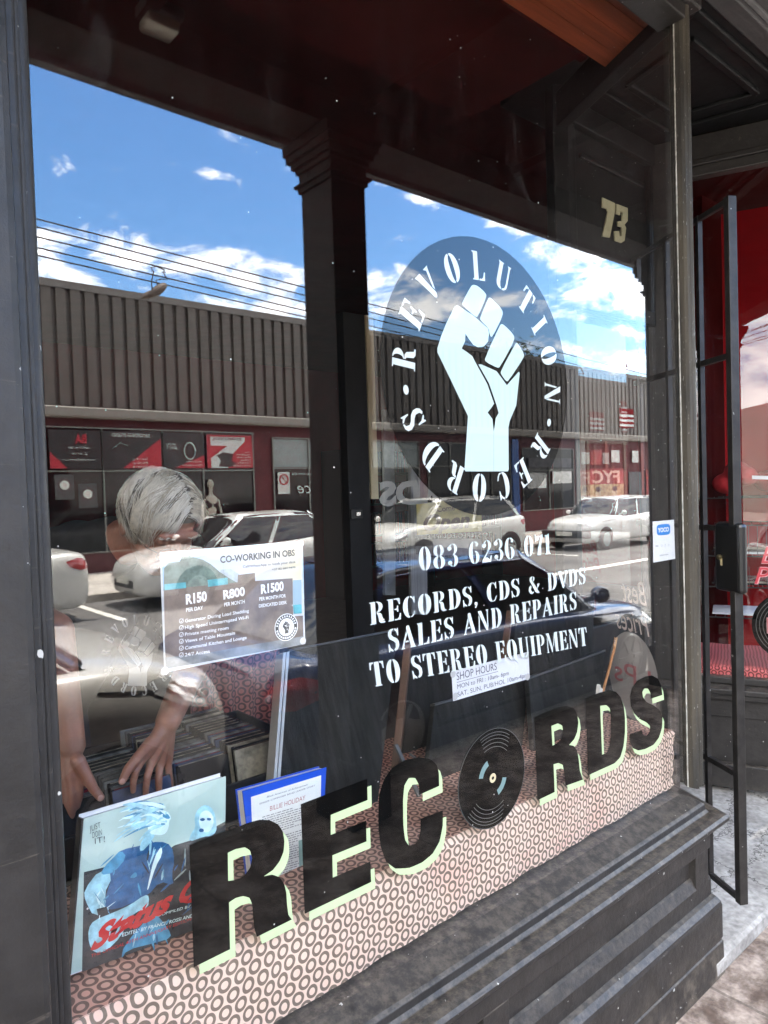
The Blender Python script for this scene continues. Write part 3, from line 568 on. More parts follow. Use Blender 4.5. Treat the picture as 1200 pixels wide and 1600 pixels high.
G['&'] = (.80, [[(.28, .98), (.14, .88), (.14, .72), (.24, .56), (.48, .08), (.60, .0), (.76, .0), (.70, .08), (.34, .66), (.26, .8), (.30, .93)], [(.32, .98), (.44, .90), (.44, .76), (.36, .68), (.33, .74), (.36, .86)], [(.20, .50), (.08, .38), (.05, .2), (.14, .04), (.28, .0), (.40, .08), (.36, .14), (.26, .10), (.20, .24), (.24, .42)], [(.60, .52), (.76, .52), (.76, .47), (.64, .26), (.58, .14), (.54, .2), (.62, .40), (.60, .47)]])
G[','] = (.24, [[(.10, .16), (.2, .12), (.2, 0), (.10, -.16), (.05, -.14), (.10, -.02), (.04, .02), (.04, .12)]])
G[' '] = (.40, []); G['.'] = (.4, [arc(.2, .5, .14, .14, 0, 350, 14)])
def stencil_width(s, gap): return sum(G[c][0] for c in s)+gap*(len(s)-1)
def stencil(name, s, O, X, Y, m, parent, gap=.04, y3=None):
    w = stencil_width(s, gap); q = MB(); cx = 0; O, X, Y = Vector(O), Vector(X), Vector(Y)
    for c in s:
        gw, ps = G[c]
        for p_ in ps:
            vs = [O+X*((cx+a)/w)+Y*b for a, b in p_]
            q.add(vs, [tuple(range(len(vs)))])
        cx += gw+gap
    return q.build(name, m, parent, fix=False)
def stencil_px(name, s, BL, BR, TL, Yp, m, parent, gap=.04):
    a = onY(*BL, Yp); return stencil(name, s, a, onY(*BR, Yp)-a, onY(*TL, Yp)-a, m, parent, gap)
stencil_px('phone_lettering', '083 6236 071', (654, 893), (861, 865), (652, 855), FY, white, shop, gap=.03)
stencil_px('lettering_line', 'RECORDS, CDS & DVDS', (578, 977), (916, 912), (576, 942), FY, white, shop)
stencil_px('lettering_line', 'SALES AND REPAIRS', (606, 1020), (902, 952), (604, 984), FY, white, shop)
stencil_px('lettering_line', 'TO STEREO EQUIPMENT', (581, 1074), (919, 1008), (576, 1036), FY, white, shop)
ring = [('R', 624, 556), ('E', 637, 485), ('V', 663, 434), ('O', 704, 411), ('L', 747, 408), ('U', 788, 424), ('T', 827, 461), ('I', 846, 505), ('O', 860, 555), ('N', 867, 616), ('.', 863, 664), ('R', 848, 705), ('E', 821, 748), ('C', 789, 773), ('O', 748, 777), ('R', 705, 761), ('D', 665, 723), ('S', 636, 661), ('.', 621, 611)]
for c, px, py in ring:
    q = onY(px, py, FY); a = math.atan2(q.z-dc.z, q.x-dc.x); h = .068; R_ = .268
    rad = Vector((cos(a), 0, sin(a))); tan_ = Vector((sin(a), 0, -cos(a))); w = G[c][0]*h*1.12
    cen = Vector((dc.x, FY-.0003, dc.z))+rad*R_
    if c == '.': h *= .85
    stencil('ring_letter', c, cen-rad*h/2-tan_*w/2, tan_*w, rad*h, white, emb)
# ================================================================ papers taped inside the glass
PY = .0075
def paper_thing(name, label, cat, quad, Yp, m, thick=.0012):
    c = [onY(*q, Yp) for q in quad]; q = MB(); q.slab(c, (0, thick, 0)); o = q.build(name, m); return tag(o, label, cat)
def P7(x, y): return (240+x/4.8, 840+y/4.8)
po = paper_thing('poster', 'laminated co-working poster with a mountain picture taped inside the window', 'poster', [(250, 863), (473, 845), (477, 1006), (257, 1051)], PY, mat('laminated_white', (.62, .64, .66), .35))
Y1 = PY-.0006
sky1 = bpy.data.materials.new('printed_sky'); sky1.use_nodes = True
_t = sky1.node_tree; _b = _t.nodes['Principled BSDF']; _b.inputs['Roughness'].default_value = .4
_g = N(_t, 'ShaderNodeSeparateXYZ'); _t.links.new(N(_t, 'ShaderNodeTexCoord').outputs['Object'], _g.inputs[0])
_r = N(_t, 'ShaderNodeMapRange'); _x0 = onY(250, 900, PY).x; _x1 = onY(473, 880, PY).x; _r.inputs[1].default_value = _x0; _r.inputs[2].default_value = _x1; _t.links.new(_g.outputs[0], _r.inputs[0])
_cr = N(_t, 'ShaderNodeValToRGB'); _cr.color_ramp.elements[0].color = (.30, .48, .68, 1); _cr.color_ramp.elements[1].color = (.85, .74, .45, 1); _cr.color_ramp.elements.new(.6).color = (.62, .66, .78, 1)
_t.links.new(_r.outputs[0], _cr.inputs[0]); _t.links.new(_cr.outputs[0], _b.inputs['Base Color'])
poly_px('printed_sky', [[P7(62, 120), P7(1105, 38), P7(1110, 330), P7(70, 400)]], Y1, sky1, po)
poly_px('printed_mountain', [[P7(78, 230), P7(110, 190), P7(195, 180), P7(215, 140), P7(240, 115), P7(290, 145), P7(370, 165), P7(430, 200), P7(500, 260), P7(560, 300), P7(630, 340), P7(630, 370), P7(75, 400)]], Y1-.0002, mat('print_mountain', (.12, .17, .14), .5, var=.5, vs=60), po)
poly_px('printed_mountain', [[P7(500, 240), P7(580, 235), P7(640, 275), P7(640, 340), P7(500, 330)]], Y1-.0001, mat('print_far_mountain', (.36, .43, .48), .5, var=.3, vs=60), po)
poly_px('printed_building', [[P7(76, 390), P7(630, 335), P7(632, 280), P7(760, 265), P7(762, 325), P7(1042, 305), P7(1046, 590), P7(1120, 585), P7(1125, 800), P7(90, 985)]], Y1-.0003, mat('print_building', (.17, .13, .105), .5, var=.45, vs=22), po)
poly_px('printed_street', [[P7(86, 900), P7(430, 860), P7(700, 810), P7(1122, 740), P7(1125, 800), P7(90, 985)]], Y1-.0005, mat('print_street', (.20, .21, .21), .5, var=.4, vs=30), po)
teal = mat('print_teal', (.10, .36, .40), .5, var=.4, vs=40)
for a in ([(80, 350), (240, 335), (245, 378), (82, 395)], [(405, 318), (555, 300), (558, 350), (408, 370)], [(1046, 505), (1110, 500), (1112, 568), (1050, 572)]): poly_px('printed_building', [[P7(*q) for q in a]], Y1-.0005, teal, po)
poly_px('printed_building', [[P7(1046, 320), P7(1108, 315), P7(1110, 500), P7(1046, 504)]], Y1-.0005, mat('print_pale_sky', (.35, .48, .55), .5), po)
Y2 = Y1-.0009
dk = mat('poster_dark_text', (.05, .055, .06), .6); wt = mat('poster_white_text', (.9, .9, .88), .6)
def P7t(s, BL, BR, TL, m, b=.02, **k): txt_px('poster_text', s, P7(*BL), P7(*BR), P7(*TL), Y2, m, po, bold=b, **k)
P7t('CO-WORKING IN OBS', (500, 190), (1060, 135), (498, 138), dk, .03)
P7t('Call/WhatsApp to book your desk', (670, 228), (1066, 190), (668, 208), dk, .005)
P7t('+27 82 683 9470', (888, 246), (1064, 229), (888, 232), dk, .005)
P7t('R150', (243, 500), (400, 473), (240, 425), wt, .04); P7t('R800', (524, 462), (686, 432), (520, 395), wt, .04); P7t('R1500', (806, 420), (976, 393), (804, 352), wt, .04)
P7t('PER DAY', (244, 557), (372, 538), (243, 528), wt); P7t('PER MONTH', (530, 517), (684, 492), (529, 488), wt)
P7t('PER MONTH FOR', (793, 474), (992, 447), (792, 447), wt); P7t('DEDICATED DESK', (790, 525), (1000, 496), (789, 500), wt)
for i, (s, xe, dy) in enumerate((('Generator During Load Shedding', 715, 82), ('High Speed Uninterrupted Wi-Fi', 712, 84), ('Private meeting room', 562, 56), ('Views of Table Mountain', 610, 68), ('Communal Kitchen and Lounge', 697, 85), ('24/7 Access', 421, 32))):
    y0 = 637+i*51; P7t(s, (235, y0), (xe, y0-dy+4), (235, y0-27), wt, .012)
    c0 = P7(208, y0-12); a = onY(*c0, Y2)
    fill_loops('tick_mark', [ring_pts(a, .0042, n=20), ring_pts(a, .0033, n=20)], F2(Y2), wt, po)
    fill_loops('tick_mark', [[(a.x-.002, a.z), (a.x-.0005, a.z-.0025), (a.x+.005, a.z+.005), (a.x-.0004, a.z-.0008)]], F2(Y2-.0002), wt, po)
ec = onY(*P7(996, 672), Y2); er = (onY(*P7(996, 570), Y2).z-onY(*P7(996, 775), Y2).z)/2
fill_loops('printed_emblem', [ring_pts(ec, er*.97, n=40)], F2(Y2+.0003), mat('emblem_dark', (.04, .04, .04), .6), po)
fill_loops('printed_emblem', [ring_pts(ec, er, n=40), ring_pts(ec, er*.94, n=40)], F2(Y2), wt, po)
fill_loops('printed_emblem', [ring_pts(ec, er*.66, n=32)], F2(Y2), wt, po)
FS = [hl, hr, [A1(*q) for q in f1], [A1(*q) for q in f2_], [A1(*q) for q in f3], [A1(*q) for q in f4]]
def fist_copy(name, c, sc, to3, m, parent, dist=None):
    for lp in FS:
        pts = []
        for q in lp:
            v = onY(*q, FY); pts.append((c[0]+(v.x-dc.x)*sc, c[1]+(v.z-dc.z)*sc))
        fill_loops(name, [pts], to3, m, parent)
fist_copy('printed_emblem', (ec.x, ec.z), er*.6/.30, F2(Y2-.0003), mat('emblem_fist', (.05, .05, .05), .6), po)
for k in range(26):
    if k % 13 == 0: continue
    a = 2*pi*k/26; v = Vector((ec.x+cos(a)*er*.8, 0, ec.z+sin(a)*er*.8)); 
    fill_loops('printed_emblem', [[(v.x+cos(a+b)*er*.09, v.z+sin(a+b)*er*.09) for b in ((.5, 2.6, 3.7, 5.8) if k < 13 else (0, 1.26, 2.5, 3.8, 5.0))]], F2(Y2), wt, po)
tapem = mat('clear_adhesive_dot', (.66, .66, .64), .3)
for q in ((95, 138), (1105, 45), (85, 1000), (1120, 775)):
    c0 = onY(*P7(*q), Y2-.0004); fill_loops('adhesive_dot', [ring_pts(c0, .007, n=20)], F2(Y2-.0004), tapem, po)

def P5(x, y): return (560+x/4, 860+y/4)
hn = paper_thing('shop_hours_notice', 'small white hand-lettered shop hours notice stuck inside the window', 'notice', [P5(583, 757), P5(1064, 634), P5(1070, 800), P5(594, 942)], PY, paper)
hi = mat('marker_ink', (.09, .09, .12), .7)
def P5t(s, BL, BR, TL, b=0): txt_px('notice_text', s, P5(*BL), P5(*BR), P5(*TL), PY-.0006, hi, hn, bold=b)
P5t('SHOP HOURS', (615, 812), (866, 745), (612, 762), .0)
poly_px('underline', [[P5(615, 824), P5(872, 755), P5(872, 758), P5(615, 827)]], PY-.0006, hi, hn)
P5t('MON to FRI : 10am- 6pm', (618, 866), (940, 778), (617, 836)); P5t('SAT, SUN, PUB/HOL 10am-4pm', (620, 915), (1058, 790), (619, 884))
for q in ((592, 772), (1052, 658), (606, 912), (1058, 790)):
    c0 = onY(*P5(*q), PY-.0008); fill_loops('adhesive_dot', [ring_pts(c0, .009, n=20)], F2(PY-.0008), mat('grey_dot', (.45, .45, .45), .4), hn)
# payment sticker
yk = paper_thing('payment_sticker', 'white card-payment sticker with a blue badge near the right post of the window', 'sticker', [(1020, 815), (1053, 812), (1055, 873), (1021, 879)], PY, mat('sticker_white', (.82, .82, .80), .4), .0008)
def rrect(q, r=.25, n=5):   # rounded quad in px
    out = []
    for i in range(4):
        a, b, c = q[i-1], q[i], q[(i+1) % 4]
        for k in range(n+1):
            t_ = k/n; p1 = (b[0]+(a[0]-b[0])*r*(1-t_), b[1]+(a[1]-b[1])*r*(1-t_)); p2 = (b[0]+(c[0]-b[0])*r*t_, b[1]+(c[1]-b[1])*r*t_)
            out.append((p1[0]*.5+p2[0]*.5 if 0 < k < n else (p1 if k == 0 else p2)[0], p1[1]*.5+p2[1]*.5 if 0 < k < n else (p1 if k == 0 else p2)[1]))
    return out
poly_px('badge', [rrect([(1026, 820), (1047, 818), (1047.5, 835), (1026.5, 837)], .3)], PY-.0005, mat('badge_blue', (.02, .22, .62), .4), yk)
txt_px('sticker_text', 'YOCO', (1028, 832), (1045, 830), (1028, 825), PY-.0009, wt, yk, bold=.04)
txt_px('sticker_text', 'VISA', (1024, 855), (1029, 854), (1024, 852), PY-.0005, dk, yk)
for k in range(3):
    c0 = onY(1034+k*5.4, 852.5-k*.4, PY-.0005); fill_loops('card_logo', [ring_pts(c0, .0036, n=16), ring_pts(c0, .0030, n=16)], F2(PY-.0005), dk, yk)
txt_px('sticker_text', 'yoco.com', (1031, 869), (1044, 867), (1031, 866), PY-.0005, dk, yk)

# ================================================================ right return window, door, far bay
def V3(p, z): return Vector((p.x, p.y, z))
ret = thing('side_return_window', 'splayed side pane of the shopfront behind the round record sticker', 'window', P0)
q = MB(); a, b = P0+RD*.02, P0+RD*(RL-.03); q.add([V3(a, ZB), V3(b, ZB), V3(b, ZT+.02), V3(a, ZT+.02)], [(0, 1, 2, 3)]); q.build('glass_pane', glassR, ret, fix=False)
q = MB(); a = P0+RD*(RL-.03); q.prism([(a+RN*.03)[:2], (a+RD*.07+RN*.03)[:2], (a+RD*.07-RN*.045)[:2], (a-RN*.045)[:2]], .12, 3.3); q.build('door_side_post', blackin, ret, bevel=.006)
q = MB(); a, b = P0+RD*.05, P1; q.slab([V3(a, ZT+.02)+RN*.03, V3(b, ZT+.02)+RN*.03, V3(b, ZT+.02)-RN*.03, V3(a, ZT+.02)-RN*.03], (0, 0, .14)); q.build('head_rail', blackin, ret, bevel=.005)
# sticker on the return: record disc, writing
def on_ret(s, z, off=.002): return P0+RD*s-RN*off+Vector((0, 0, z))
rs = MB(); c0 = (.295, .878)
fill_loops('record_sticker', [[(c0[0]+.148*cos(2*pi*k/48), c0[1]+.165*sin(2*pi*k/48)) for k in range(48)]], lambda u, v: on_ret(u, v), mat('sticker_back', (.42, .39, .37), .6), ret)
lpm = mat('pink_sticker_edge', (.50, .18, .19), .6)
txt('sticker_text', 'LPs', on_ret(.185, .84, .004), RD*.22, Vector((0, 0, .085)), lpm, ret, bold=.0)
txt('sticker_text', 'Best', on_ret(.20, 1.155, .003), RD*.15, Vector((0, 0, .09)), mat('cream_sticker', (.75, .62, .57), .6), ret, shear=.35)
txt('sticker_text', 'Prices', on_ret(.19, 1.045, .003), RD*.20, Vector((0, 0, .085)), mat('cream_sticker2', (.75, .62, .57), .6), ret, shear=.35)
# door with transom and the house number
door = thing('shop_door', 'black shop door and transom set back between the two window bays', 'door', (P1.x+.4, P1.y+.05, .12))
DY = P1.y+.03
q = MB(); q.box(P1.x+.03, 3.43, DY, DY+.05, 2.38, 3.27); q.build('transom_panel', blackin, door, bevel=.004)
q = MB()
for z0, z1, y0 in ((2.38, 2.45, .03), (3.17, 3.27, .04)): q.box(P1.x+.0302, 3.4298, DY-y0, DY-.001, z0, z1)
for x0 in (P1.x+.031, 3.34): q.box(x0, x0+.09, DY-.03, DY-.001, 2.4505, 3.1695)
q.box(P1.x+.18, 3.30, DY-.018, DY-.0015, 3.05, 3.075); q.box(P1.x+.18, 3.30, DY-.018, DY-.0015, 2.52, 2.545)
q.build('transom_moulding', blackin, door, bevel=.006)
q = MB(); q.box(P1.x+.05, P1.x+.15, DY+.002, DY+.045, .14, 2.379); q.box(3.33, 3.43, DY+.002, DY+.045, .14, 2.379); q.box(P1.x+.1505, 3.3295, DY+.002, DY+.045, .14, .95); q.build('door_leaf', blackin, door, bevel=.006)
q = MB(); q.add([(P1.x+.15, DY+.02, .95), (3.33, DY+.02, .95), (3.33, DY+.02, 2.38), (P1.x+.15, DY+.02, 2.38)], [(0, 1, 2, 3)]); q.build('door_glass', glassB, door, fix=False)
hn_ = tag(thing('x', None, None), None); bpy.data.objects.remove(hn_)
num = mat('cream_number', (.58, .56, .36), .5)
sc_ = lambda x, y: (600+x/2, y/2)
n7 = [(683, 617), (722, 635), (722, 660), (706, 742), (683, 738), (700, 662), (697, 652), (683, 648)]
n3 = [(727, 637), (762, 650), (762, 690), (752, 702), (757, 712), (752, 752), (742, 759), (722, 752), (721, 722), (735, 722), (737, 738), (742, 738), (743, 710), (731, 706), (731, 692), (744, 690), (746, 664), (739, 660), (738, 672), (726, 668)]
for nm, pts in (('house_number_seven', n7), ('house_number_three', n3)):
    c_ = [onY(*sc_(*q_), DY-.012) for q_ in pts]; q = MB(); q.slab(c_, (0, .006, 0)); q.build('number', num, door)
# recess ceiling with mouldings, door step slab
rc_ = thing('recess_ceiling', 'black panelled ceiling over the recessed shop entrance', 'ceiling', (3, .3, 3.3))
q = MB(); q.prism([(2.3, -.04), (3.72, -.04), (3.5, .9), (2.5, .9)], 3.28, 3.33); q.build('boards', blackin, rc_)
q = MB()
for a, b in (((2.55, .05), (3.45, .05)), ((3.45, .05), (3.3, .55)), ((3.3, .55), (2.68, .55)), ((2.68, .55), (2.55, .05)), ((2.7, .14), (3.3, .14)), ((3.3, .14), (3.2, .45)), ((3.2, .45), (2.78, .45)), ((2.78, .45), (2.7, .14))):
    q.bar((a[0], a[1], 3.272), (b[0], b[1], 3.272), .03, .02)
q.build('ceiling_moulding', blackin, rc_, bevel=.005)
q = MB(); q.extrude_x([(-.075, 3.262), (-.075, 3.5), (.0, 3.5), (.0, 3.262)], 2.388, 3.9); q.extrude_x([(-.095, 3.285), (-.095, 3.30), (-.0755, 3.31), (-.0755, 3.275)], 2.388, 3.9)
tag(q.build('lintel', fascia, bevel=.006), 'grey painted lintel above the recessed entrance', 'lintel')
q = MB(); q.extrude_x([(-.118, 0), (-.118, .05), (-.108, .062), (.9, .128), (.9, 0)], 2.215, 3.75)
tag(q.build('door_step', stepm, bevel=.012), 'pale grey concrete step in the shop entrance', 'step')
# far bay
bay = thing('red_bay_window', 'second shopfront window across the entrance with red interior and red lettering', 'shop window', Q0)
def on_bay(s, z, off=0): return Q0+QD*s+QN*off+Vector((0, 0, z))
def bprism(mb, s0, s1, o0, o1, z0, z1): mb.slab([on_bay(s0, z0, o0), on_bay(s1, z0, o0), on_bay(s1, z0, o1), on_bay(s0, z0, o1)], (0, 0, z1-z0))
q = MB(); bprism(q, 0, RL+.1, .0, .11, .575, .605); bprism(q, 0, RL+.1, .0, .09, .545, .5748); q.build('sill', black, bay, bevel=.007)
q = MB(); bprism(q, 0, RL+.1, -.02, .05, .12, .5448); q.build('stall_riser', black, bay)
q = MB(); bprism(q, 0, RL+.1, .0502, .085, .12, .235); bprism(q, 0, RL+.1, .0502, .06, .455, .5446); bprism(q, .54, .62, .0504, .062, .2352, .4548); bprism(q, .06, .16, .0504, .062, .2352, .4548); q.build('riser_moulding', black, bay, bevel=.006)
q = MB(); bprism(q, RL-.09, RL+.1, -.03, .03, .606, 3.27); bprism(q, -.06, .03, -.03, .03, .606, 3.27); bprism(q, .03, RL-.09, -.03, .03, 3.075, 3.27); bprism(q, .03, RL-.09, .0302, .05, 3.12, 3.15); bprism(q, .03, RL-.09, -.03, .02, .6062, .64); q.build('window_frame', black, bay, bevel=.005)
q = MB(); q.add([on_bay(.03, .64), on_bay(RL-.09, .64), on_bay(RL-.09, 3.075), on_bay(.03, 3.075)], [(0, 1, 2, 3)]); q.build('glass_pane', glassO, bay, fix=False)
redt = mat('red_vinyl', (.62, .04, .06), .5); pinkt = mat('pink_outline', (.75, .35, .38), .5)
def bt(s, s0, z, w, h, m, off, **k): txt('window_text', s, on_bay(s0, z, off), -QD*w, Vector((0, 0, h)), m, bay, **k)
bt('Best', .285, 1.20, .20, .085, pinkt, -.003, shear=.3, bold=.022); bt('Best', .285, 1.20, .20, .085, redt, -.0025, shear=.3)
bt('Prices', .315, 1.10, .28, .085, pinkt, -.003, shear=.3, bold=.022); bt('Prices', .315, 1.10, .28, .085, redt, -.0025, shear=.3)
fill_loops('record_sticker', [[(.165+.165*cos(2*pi*k/48), .90+.165*sin(2*pi*k/48)) for k in range(48)]], lambda u, v: on_bay(u, v, -.006), blackv, bay)
for r_ in (.10, .115, .13, .145): fill_loops('record_groove', [[(.165+(r_+w_)*cos(2*pi*k/48), .90+(r_+w_)*sin(2*pi*k/48)) for k in range(48)] for w_ in (0, .0022)], lambda u, v: on_bay(u, v, -.0055), gv, bay)
bt('LPs', .265, .865, .22, .075, pinkt, -.005, bold=.03); bt('LPs', .262, .867, .214, .070, redt, -.0045, bold=.01)

# canopy with lamp, columns
can = thing('pavement_canopy', 'timber canopy over the pavement, mirrored dark in the top of the window', 'canopy', (3, -1.6, 3.3))
q = MB(); q.box(-14, 16, -1.71, -1.475, 3.29, 3.445); q.build('edge_beam', pillarm, can, bevel=.006)
q = MB(); q.box(-14, 16, -2.04, -.001, 3.446, 3.50); q.build('soffit', soffitm, can)  # strip beyond the beam is out of view, added to shade the pavement
for k in range(-3, 8): q = MB(); q.box(k*1.1, k*1.1+.05, -1.4745, -.1, 3.40, 3.4455); q.build('rafter', soffitm, can)
q = MB(); q.box(-14, 16, -2.10, -2.041, 3.45, 3.53); q.build('hidden_gutter', fascia, can)  # unseen outer edge, added with that strip to keep sun off the pavement
lc = onZ(250, 40, 3.38); lamp = thing('bulkhead_lamp', 'square glass bulkhead lamp fixed under the canopy', 'lamp', (lc.x, -lc.y, 3.4))
q = MB(); q.box(lc.x-.075, lc.x+.075, -lc.y-.06, -lc.y+.06, 3.40, 3.4455); q.build('lamp_body', mat('lamp_body', (.2, .2, .19), .4), lamp, bevel=.006)
q = MB(); q.box(lc.x-.062, lc.x+.062, -lc.y-.05, -lc.y+.05, 3.355, 3.3995); q.build('lamp_glass', mat('frosted_glass', (.9, .85, .7), .25), lamp, bevel=.012)
def column(x, label):
    o = thing('canopy_column', label, 'column', (x, -1.62, 0), 'square columns carrying the canopy')
    def bx(nm, h, z0, z1, bv=.006):
        q_ = MB(); q_.box(-h[0], h[0], -h[1], h[1], z0, z1); return q_.build(nm, pillarm, o, world=False, bevel=bv)
    bx('shaft', (.1, .125), .0, 3.06); bx('base', (.125, .15), .0, .32, .012)
    q_ = MB()
    for e, z0, z1 in ((.012, 3.0605, 3.085), (.026, 3.0852, 3.10), (.006, 3.1002, 3.15), (.018, 3.1502, 3.175), (.034, 3.1752, 3.205), (.052, 3.2052, 3.24), (.062, 3.2402, 3.289)): q_.box(-.1-e, .1+e, -.125-e, .125+e, z0, z1)
    q_.build('capital', pillarm, o, world=False, bevel=.004)
    return o
c0_ = column(2.108, 'square black canopy column mirrored left of the round emblem')
for x_, l_ in ((5.32, 'square canopy column mirrored beside the right post of the window'), (-1.1, 'square canopy column to the left of the shop window'), (-4.3, 'leftmost canopy column along the pavement')):
    c_ = copy_tree(c0_); c_.location.x = x_; c_['label'] = l_

# security gate folded against the return
gate = thing('security_gate', 'black steel security gate with lock box, swung open beside the window post', 'gate', (2.39, -.127, .1))
G0 = Vector((2.39, -.127, 0)); GD = Vector((.40, .916, 0)).normalized(); GZ0, GZ1 = .19, 2.52
GD = Vector((.50, .865, 0)).normalized()
q = MB()
for s_, w_ in ((0, .026),): q.bar(G0+Vector((0, 0, GZ0)), G0+Vector((0, 0, GZ1)), .030, .026, up=GD)
q.build('gate_stile', gateblk, gate, bevel=.002)
for s_ in (.165, .36, .56): q = MB(); q.bar(G0+GD*s_+Vector((0, 0, GZ0)), G0+GD*s_+Vector((0, 0, GZ1)), .017, .017, up=GD); q.build('gate_bar', gateblk, gate)
for z_ in (GZ0+.01, .62, 1.44, 2.01, GZ1-.01): q = MB(); q.bar(G0+GD*.014+Vector((0, 0, z_)), G0+GD*.60+Vector((0, 0, z_)), .014, .018); q.build('gate_rail', gateblk, gate)
q = MB(); c_ = G0+GD*.035+Vector((0, 0, 1.345)); 
q.slab([c_+GD*-.075+Vector((0, 0, -.115)), c_+GD*.055+Vector((0, 0, -.115)), c_+GD*.055+Vector((0, 0, .115)), c_+GD*-.075+Vector((0, 0, .115))], GD.cross(Vector((0, 0, 1)))*.034)
lb = q.build('lock_box', mat('lock_box_black', (.012, .012, .012), .3), gate, bevel=.012)
lb.location -= GD.cross(Vector((0, 0, 1)))*.017
q = MB(); c2 = c_-GD.cross(Vector((0, 0, 1)))*.018+GD*.02; q.lathe([(.0, .0), (.0085, .0), (.0085, .008), (.004, .010), (0, .010)], c2, -GD.cross(Vector((0, 0, 1))), 14)
q.box(c2.x-.004, c2.x+.004, c2.y-.012, c2.y-.002, c2.z-.028, c2.z-.004); q.build('keyhole', brass, gate)

uf = thing('upper_facade', 'dark painted wall above the pavement canopy of the shop', 'wall', (2, .2, 3.5))
q = MB(); q.box(-8, 12, .001, .35, 3.501, 7.0); q.build('wall', fascia, uf)
q = MB(); q.box(-8, 12, .3501, 7.6, 3.6, 3.8); q.build('flat_roof', fascia, uf)

# ================================================================ inside the shop
room = thing('shop_interior', 'dark red room of the record shop seen through the window', 'room', (2, 3, 0))
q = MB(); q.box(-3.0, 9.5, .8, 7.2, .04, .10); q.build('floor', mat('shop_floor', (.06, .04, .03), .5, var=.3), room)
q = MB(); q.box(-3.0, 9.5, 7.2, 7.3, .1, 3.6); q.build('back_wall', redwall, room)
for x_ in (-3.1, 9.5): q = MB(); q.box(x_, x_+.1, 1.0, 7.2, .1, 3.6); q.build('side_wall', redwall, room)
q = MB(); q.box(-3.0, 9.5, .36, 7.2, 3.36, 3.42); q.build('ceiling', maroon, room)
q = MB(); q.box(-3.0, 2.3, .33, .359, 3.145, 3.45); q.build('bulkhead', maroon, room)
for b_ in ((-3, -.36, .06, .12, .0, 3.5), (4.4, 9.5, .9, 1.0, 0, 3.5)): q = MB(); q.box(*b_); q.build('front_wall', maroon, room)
q = MB()
for k in range(4):
    y0 = .052+k*.069; q.box(-.35, 2.30+.43*y0, y0, y0+.066, 3.152, 3.166)
tag(q.build('plank_ceiling', pine), 'varnished orange pine boards above the window display', 'ceiling boards')
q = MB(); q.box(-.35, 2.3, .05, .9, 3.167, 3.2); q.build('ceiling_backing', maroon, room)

def cloth(name, rows, uvs, m, parent=None):
    q = MB(); q.grid(rows); me = bpy.data.meshes.new(name); me.from_pydata(q.v, [], q.f); me.materials.append(m)
    ul = me.uv_layers.new(name='UVMap'); c = len(rows[0])
    flat = [u for r_ in uvs for u in r_]
    for l in me.loops: ul.data[l.index].uv = flat[l.vertex_index]
    me.polygons.foreach_set('use_smooth', [True]*len(me.polygons)); me.update()
    return link(name, me, parent)
disp = thing('display_table', 'low display table under a pink ring-patterned cloth just behind the glass', 'display table', (1.3, .4, .1))
q = MB(); q.box(-.2, 2.24, .06, .62, .70, .748); q.build('table_top', woodb, disp)
for x_ in (-.1, 1.0, 2.15):
    for y_ in (.1, .58): q = MB(); q.box(x_-.025, x_+.025, y_-.025, y_+.025, .1, .6998); q.build('table_leg', woodb, disp)
rows = []; uvs = []
nx = 150
for j in range(20):
    z_ = .585+(.757-.585)*j/19; rw = []; uw = []
    for i in range(nx+1):
        x_ = .1+(2.262-.1)*i/nx
        wv = noise.noise(Vector((x_*7, z_*2, 0)))*.011+noise.noise(Vector((x_*23, z_*6, 3)))*.005
        edge = max(0, (x_-2.12)/.14); cr = noise.noise(Vector((x_*30, z_*22, 5)))*.012*edge
        y_ = .026+(1-j/19)*.0+wv*.9*(1-(j/19)**6)+cr
        rw.append((x_-(.03*edge*(1-j/19)**.5*abs(sin(z_*60))*.6), max(y_, .008), z_)); uw.append((x_, z_))
    rows.append(rw); uvs.append(uw)
for j in range(1, 5):
    a = j/4*pi/2; rows.append([(r_[0], rows[19][i][1]+.012*sin(a), .757+.008*(1-cos(a))*0+.010*sin(a)) for i, r_ in enumerate(rows[19])]); uvs.append([(u[0], .757+.016*j/4) for u in uvs[19]])
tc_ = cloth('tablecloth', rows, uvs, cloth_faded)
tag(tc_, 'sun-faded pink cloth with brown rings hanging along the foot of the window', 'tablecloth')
rows = []; uvs = []
for j in range(24):
    y_ = .036+(.66-.036)*j/23
    rows.append([(.1+(2.262-.1)*i/nx, y_, .7665+noise.noise(Vector((i*.09, y_*7, 1)))*.004*(j > 0)) for i in range(nx+1)]); uvs.append([(.1+(2.262-.1)*i/nx, .775+y_) for i in range(nx+1)])
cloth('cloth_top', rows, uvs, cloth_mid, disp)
# ring cloth behind the display, below the poster
rows = []; uvs = []
for j in range(10):
    z_ = .80+(.45)*j/9; rows.append([(.98+.34*i/40, .98+.012*sin(i*.7)+.01*noise.noise(Vector((i*.2, z_*4, 2))), z_) for i in range(41)]); uvs.append([(.98+.34*i/40, z_) for i in range(41)])
tag(cloth('curtain', rows, uvs, cloth_rose), 'dark rose ring-patterned cloth hanging behind the display, under the poster', 'curtain')
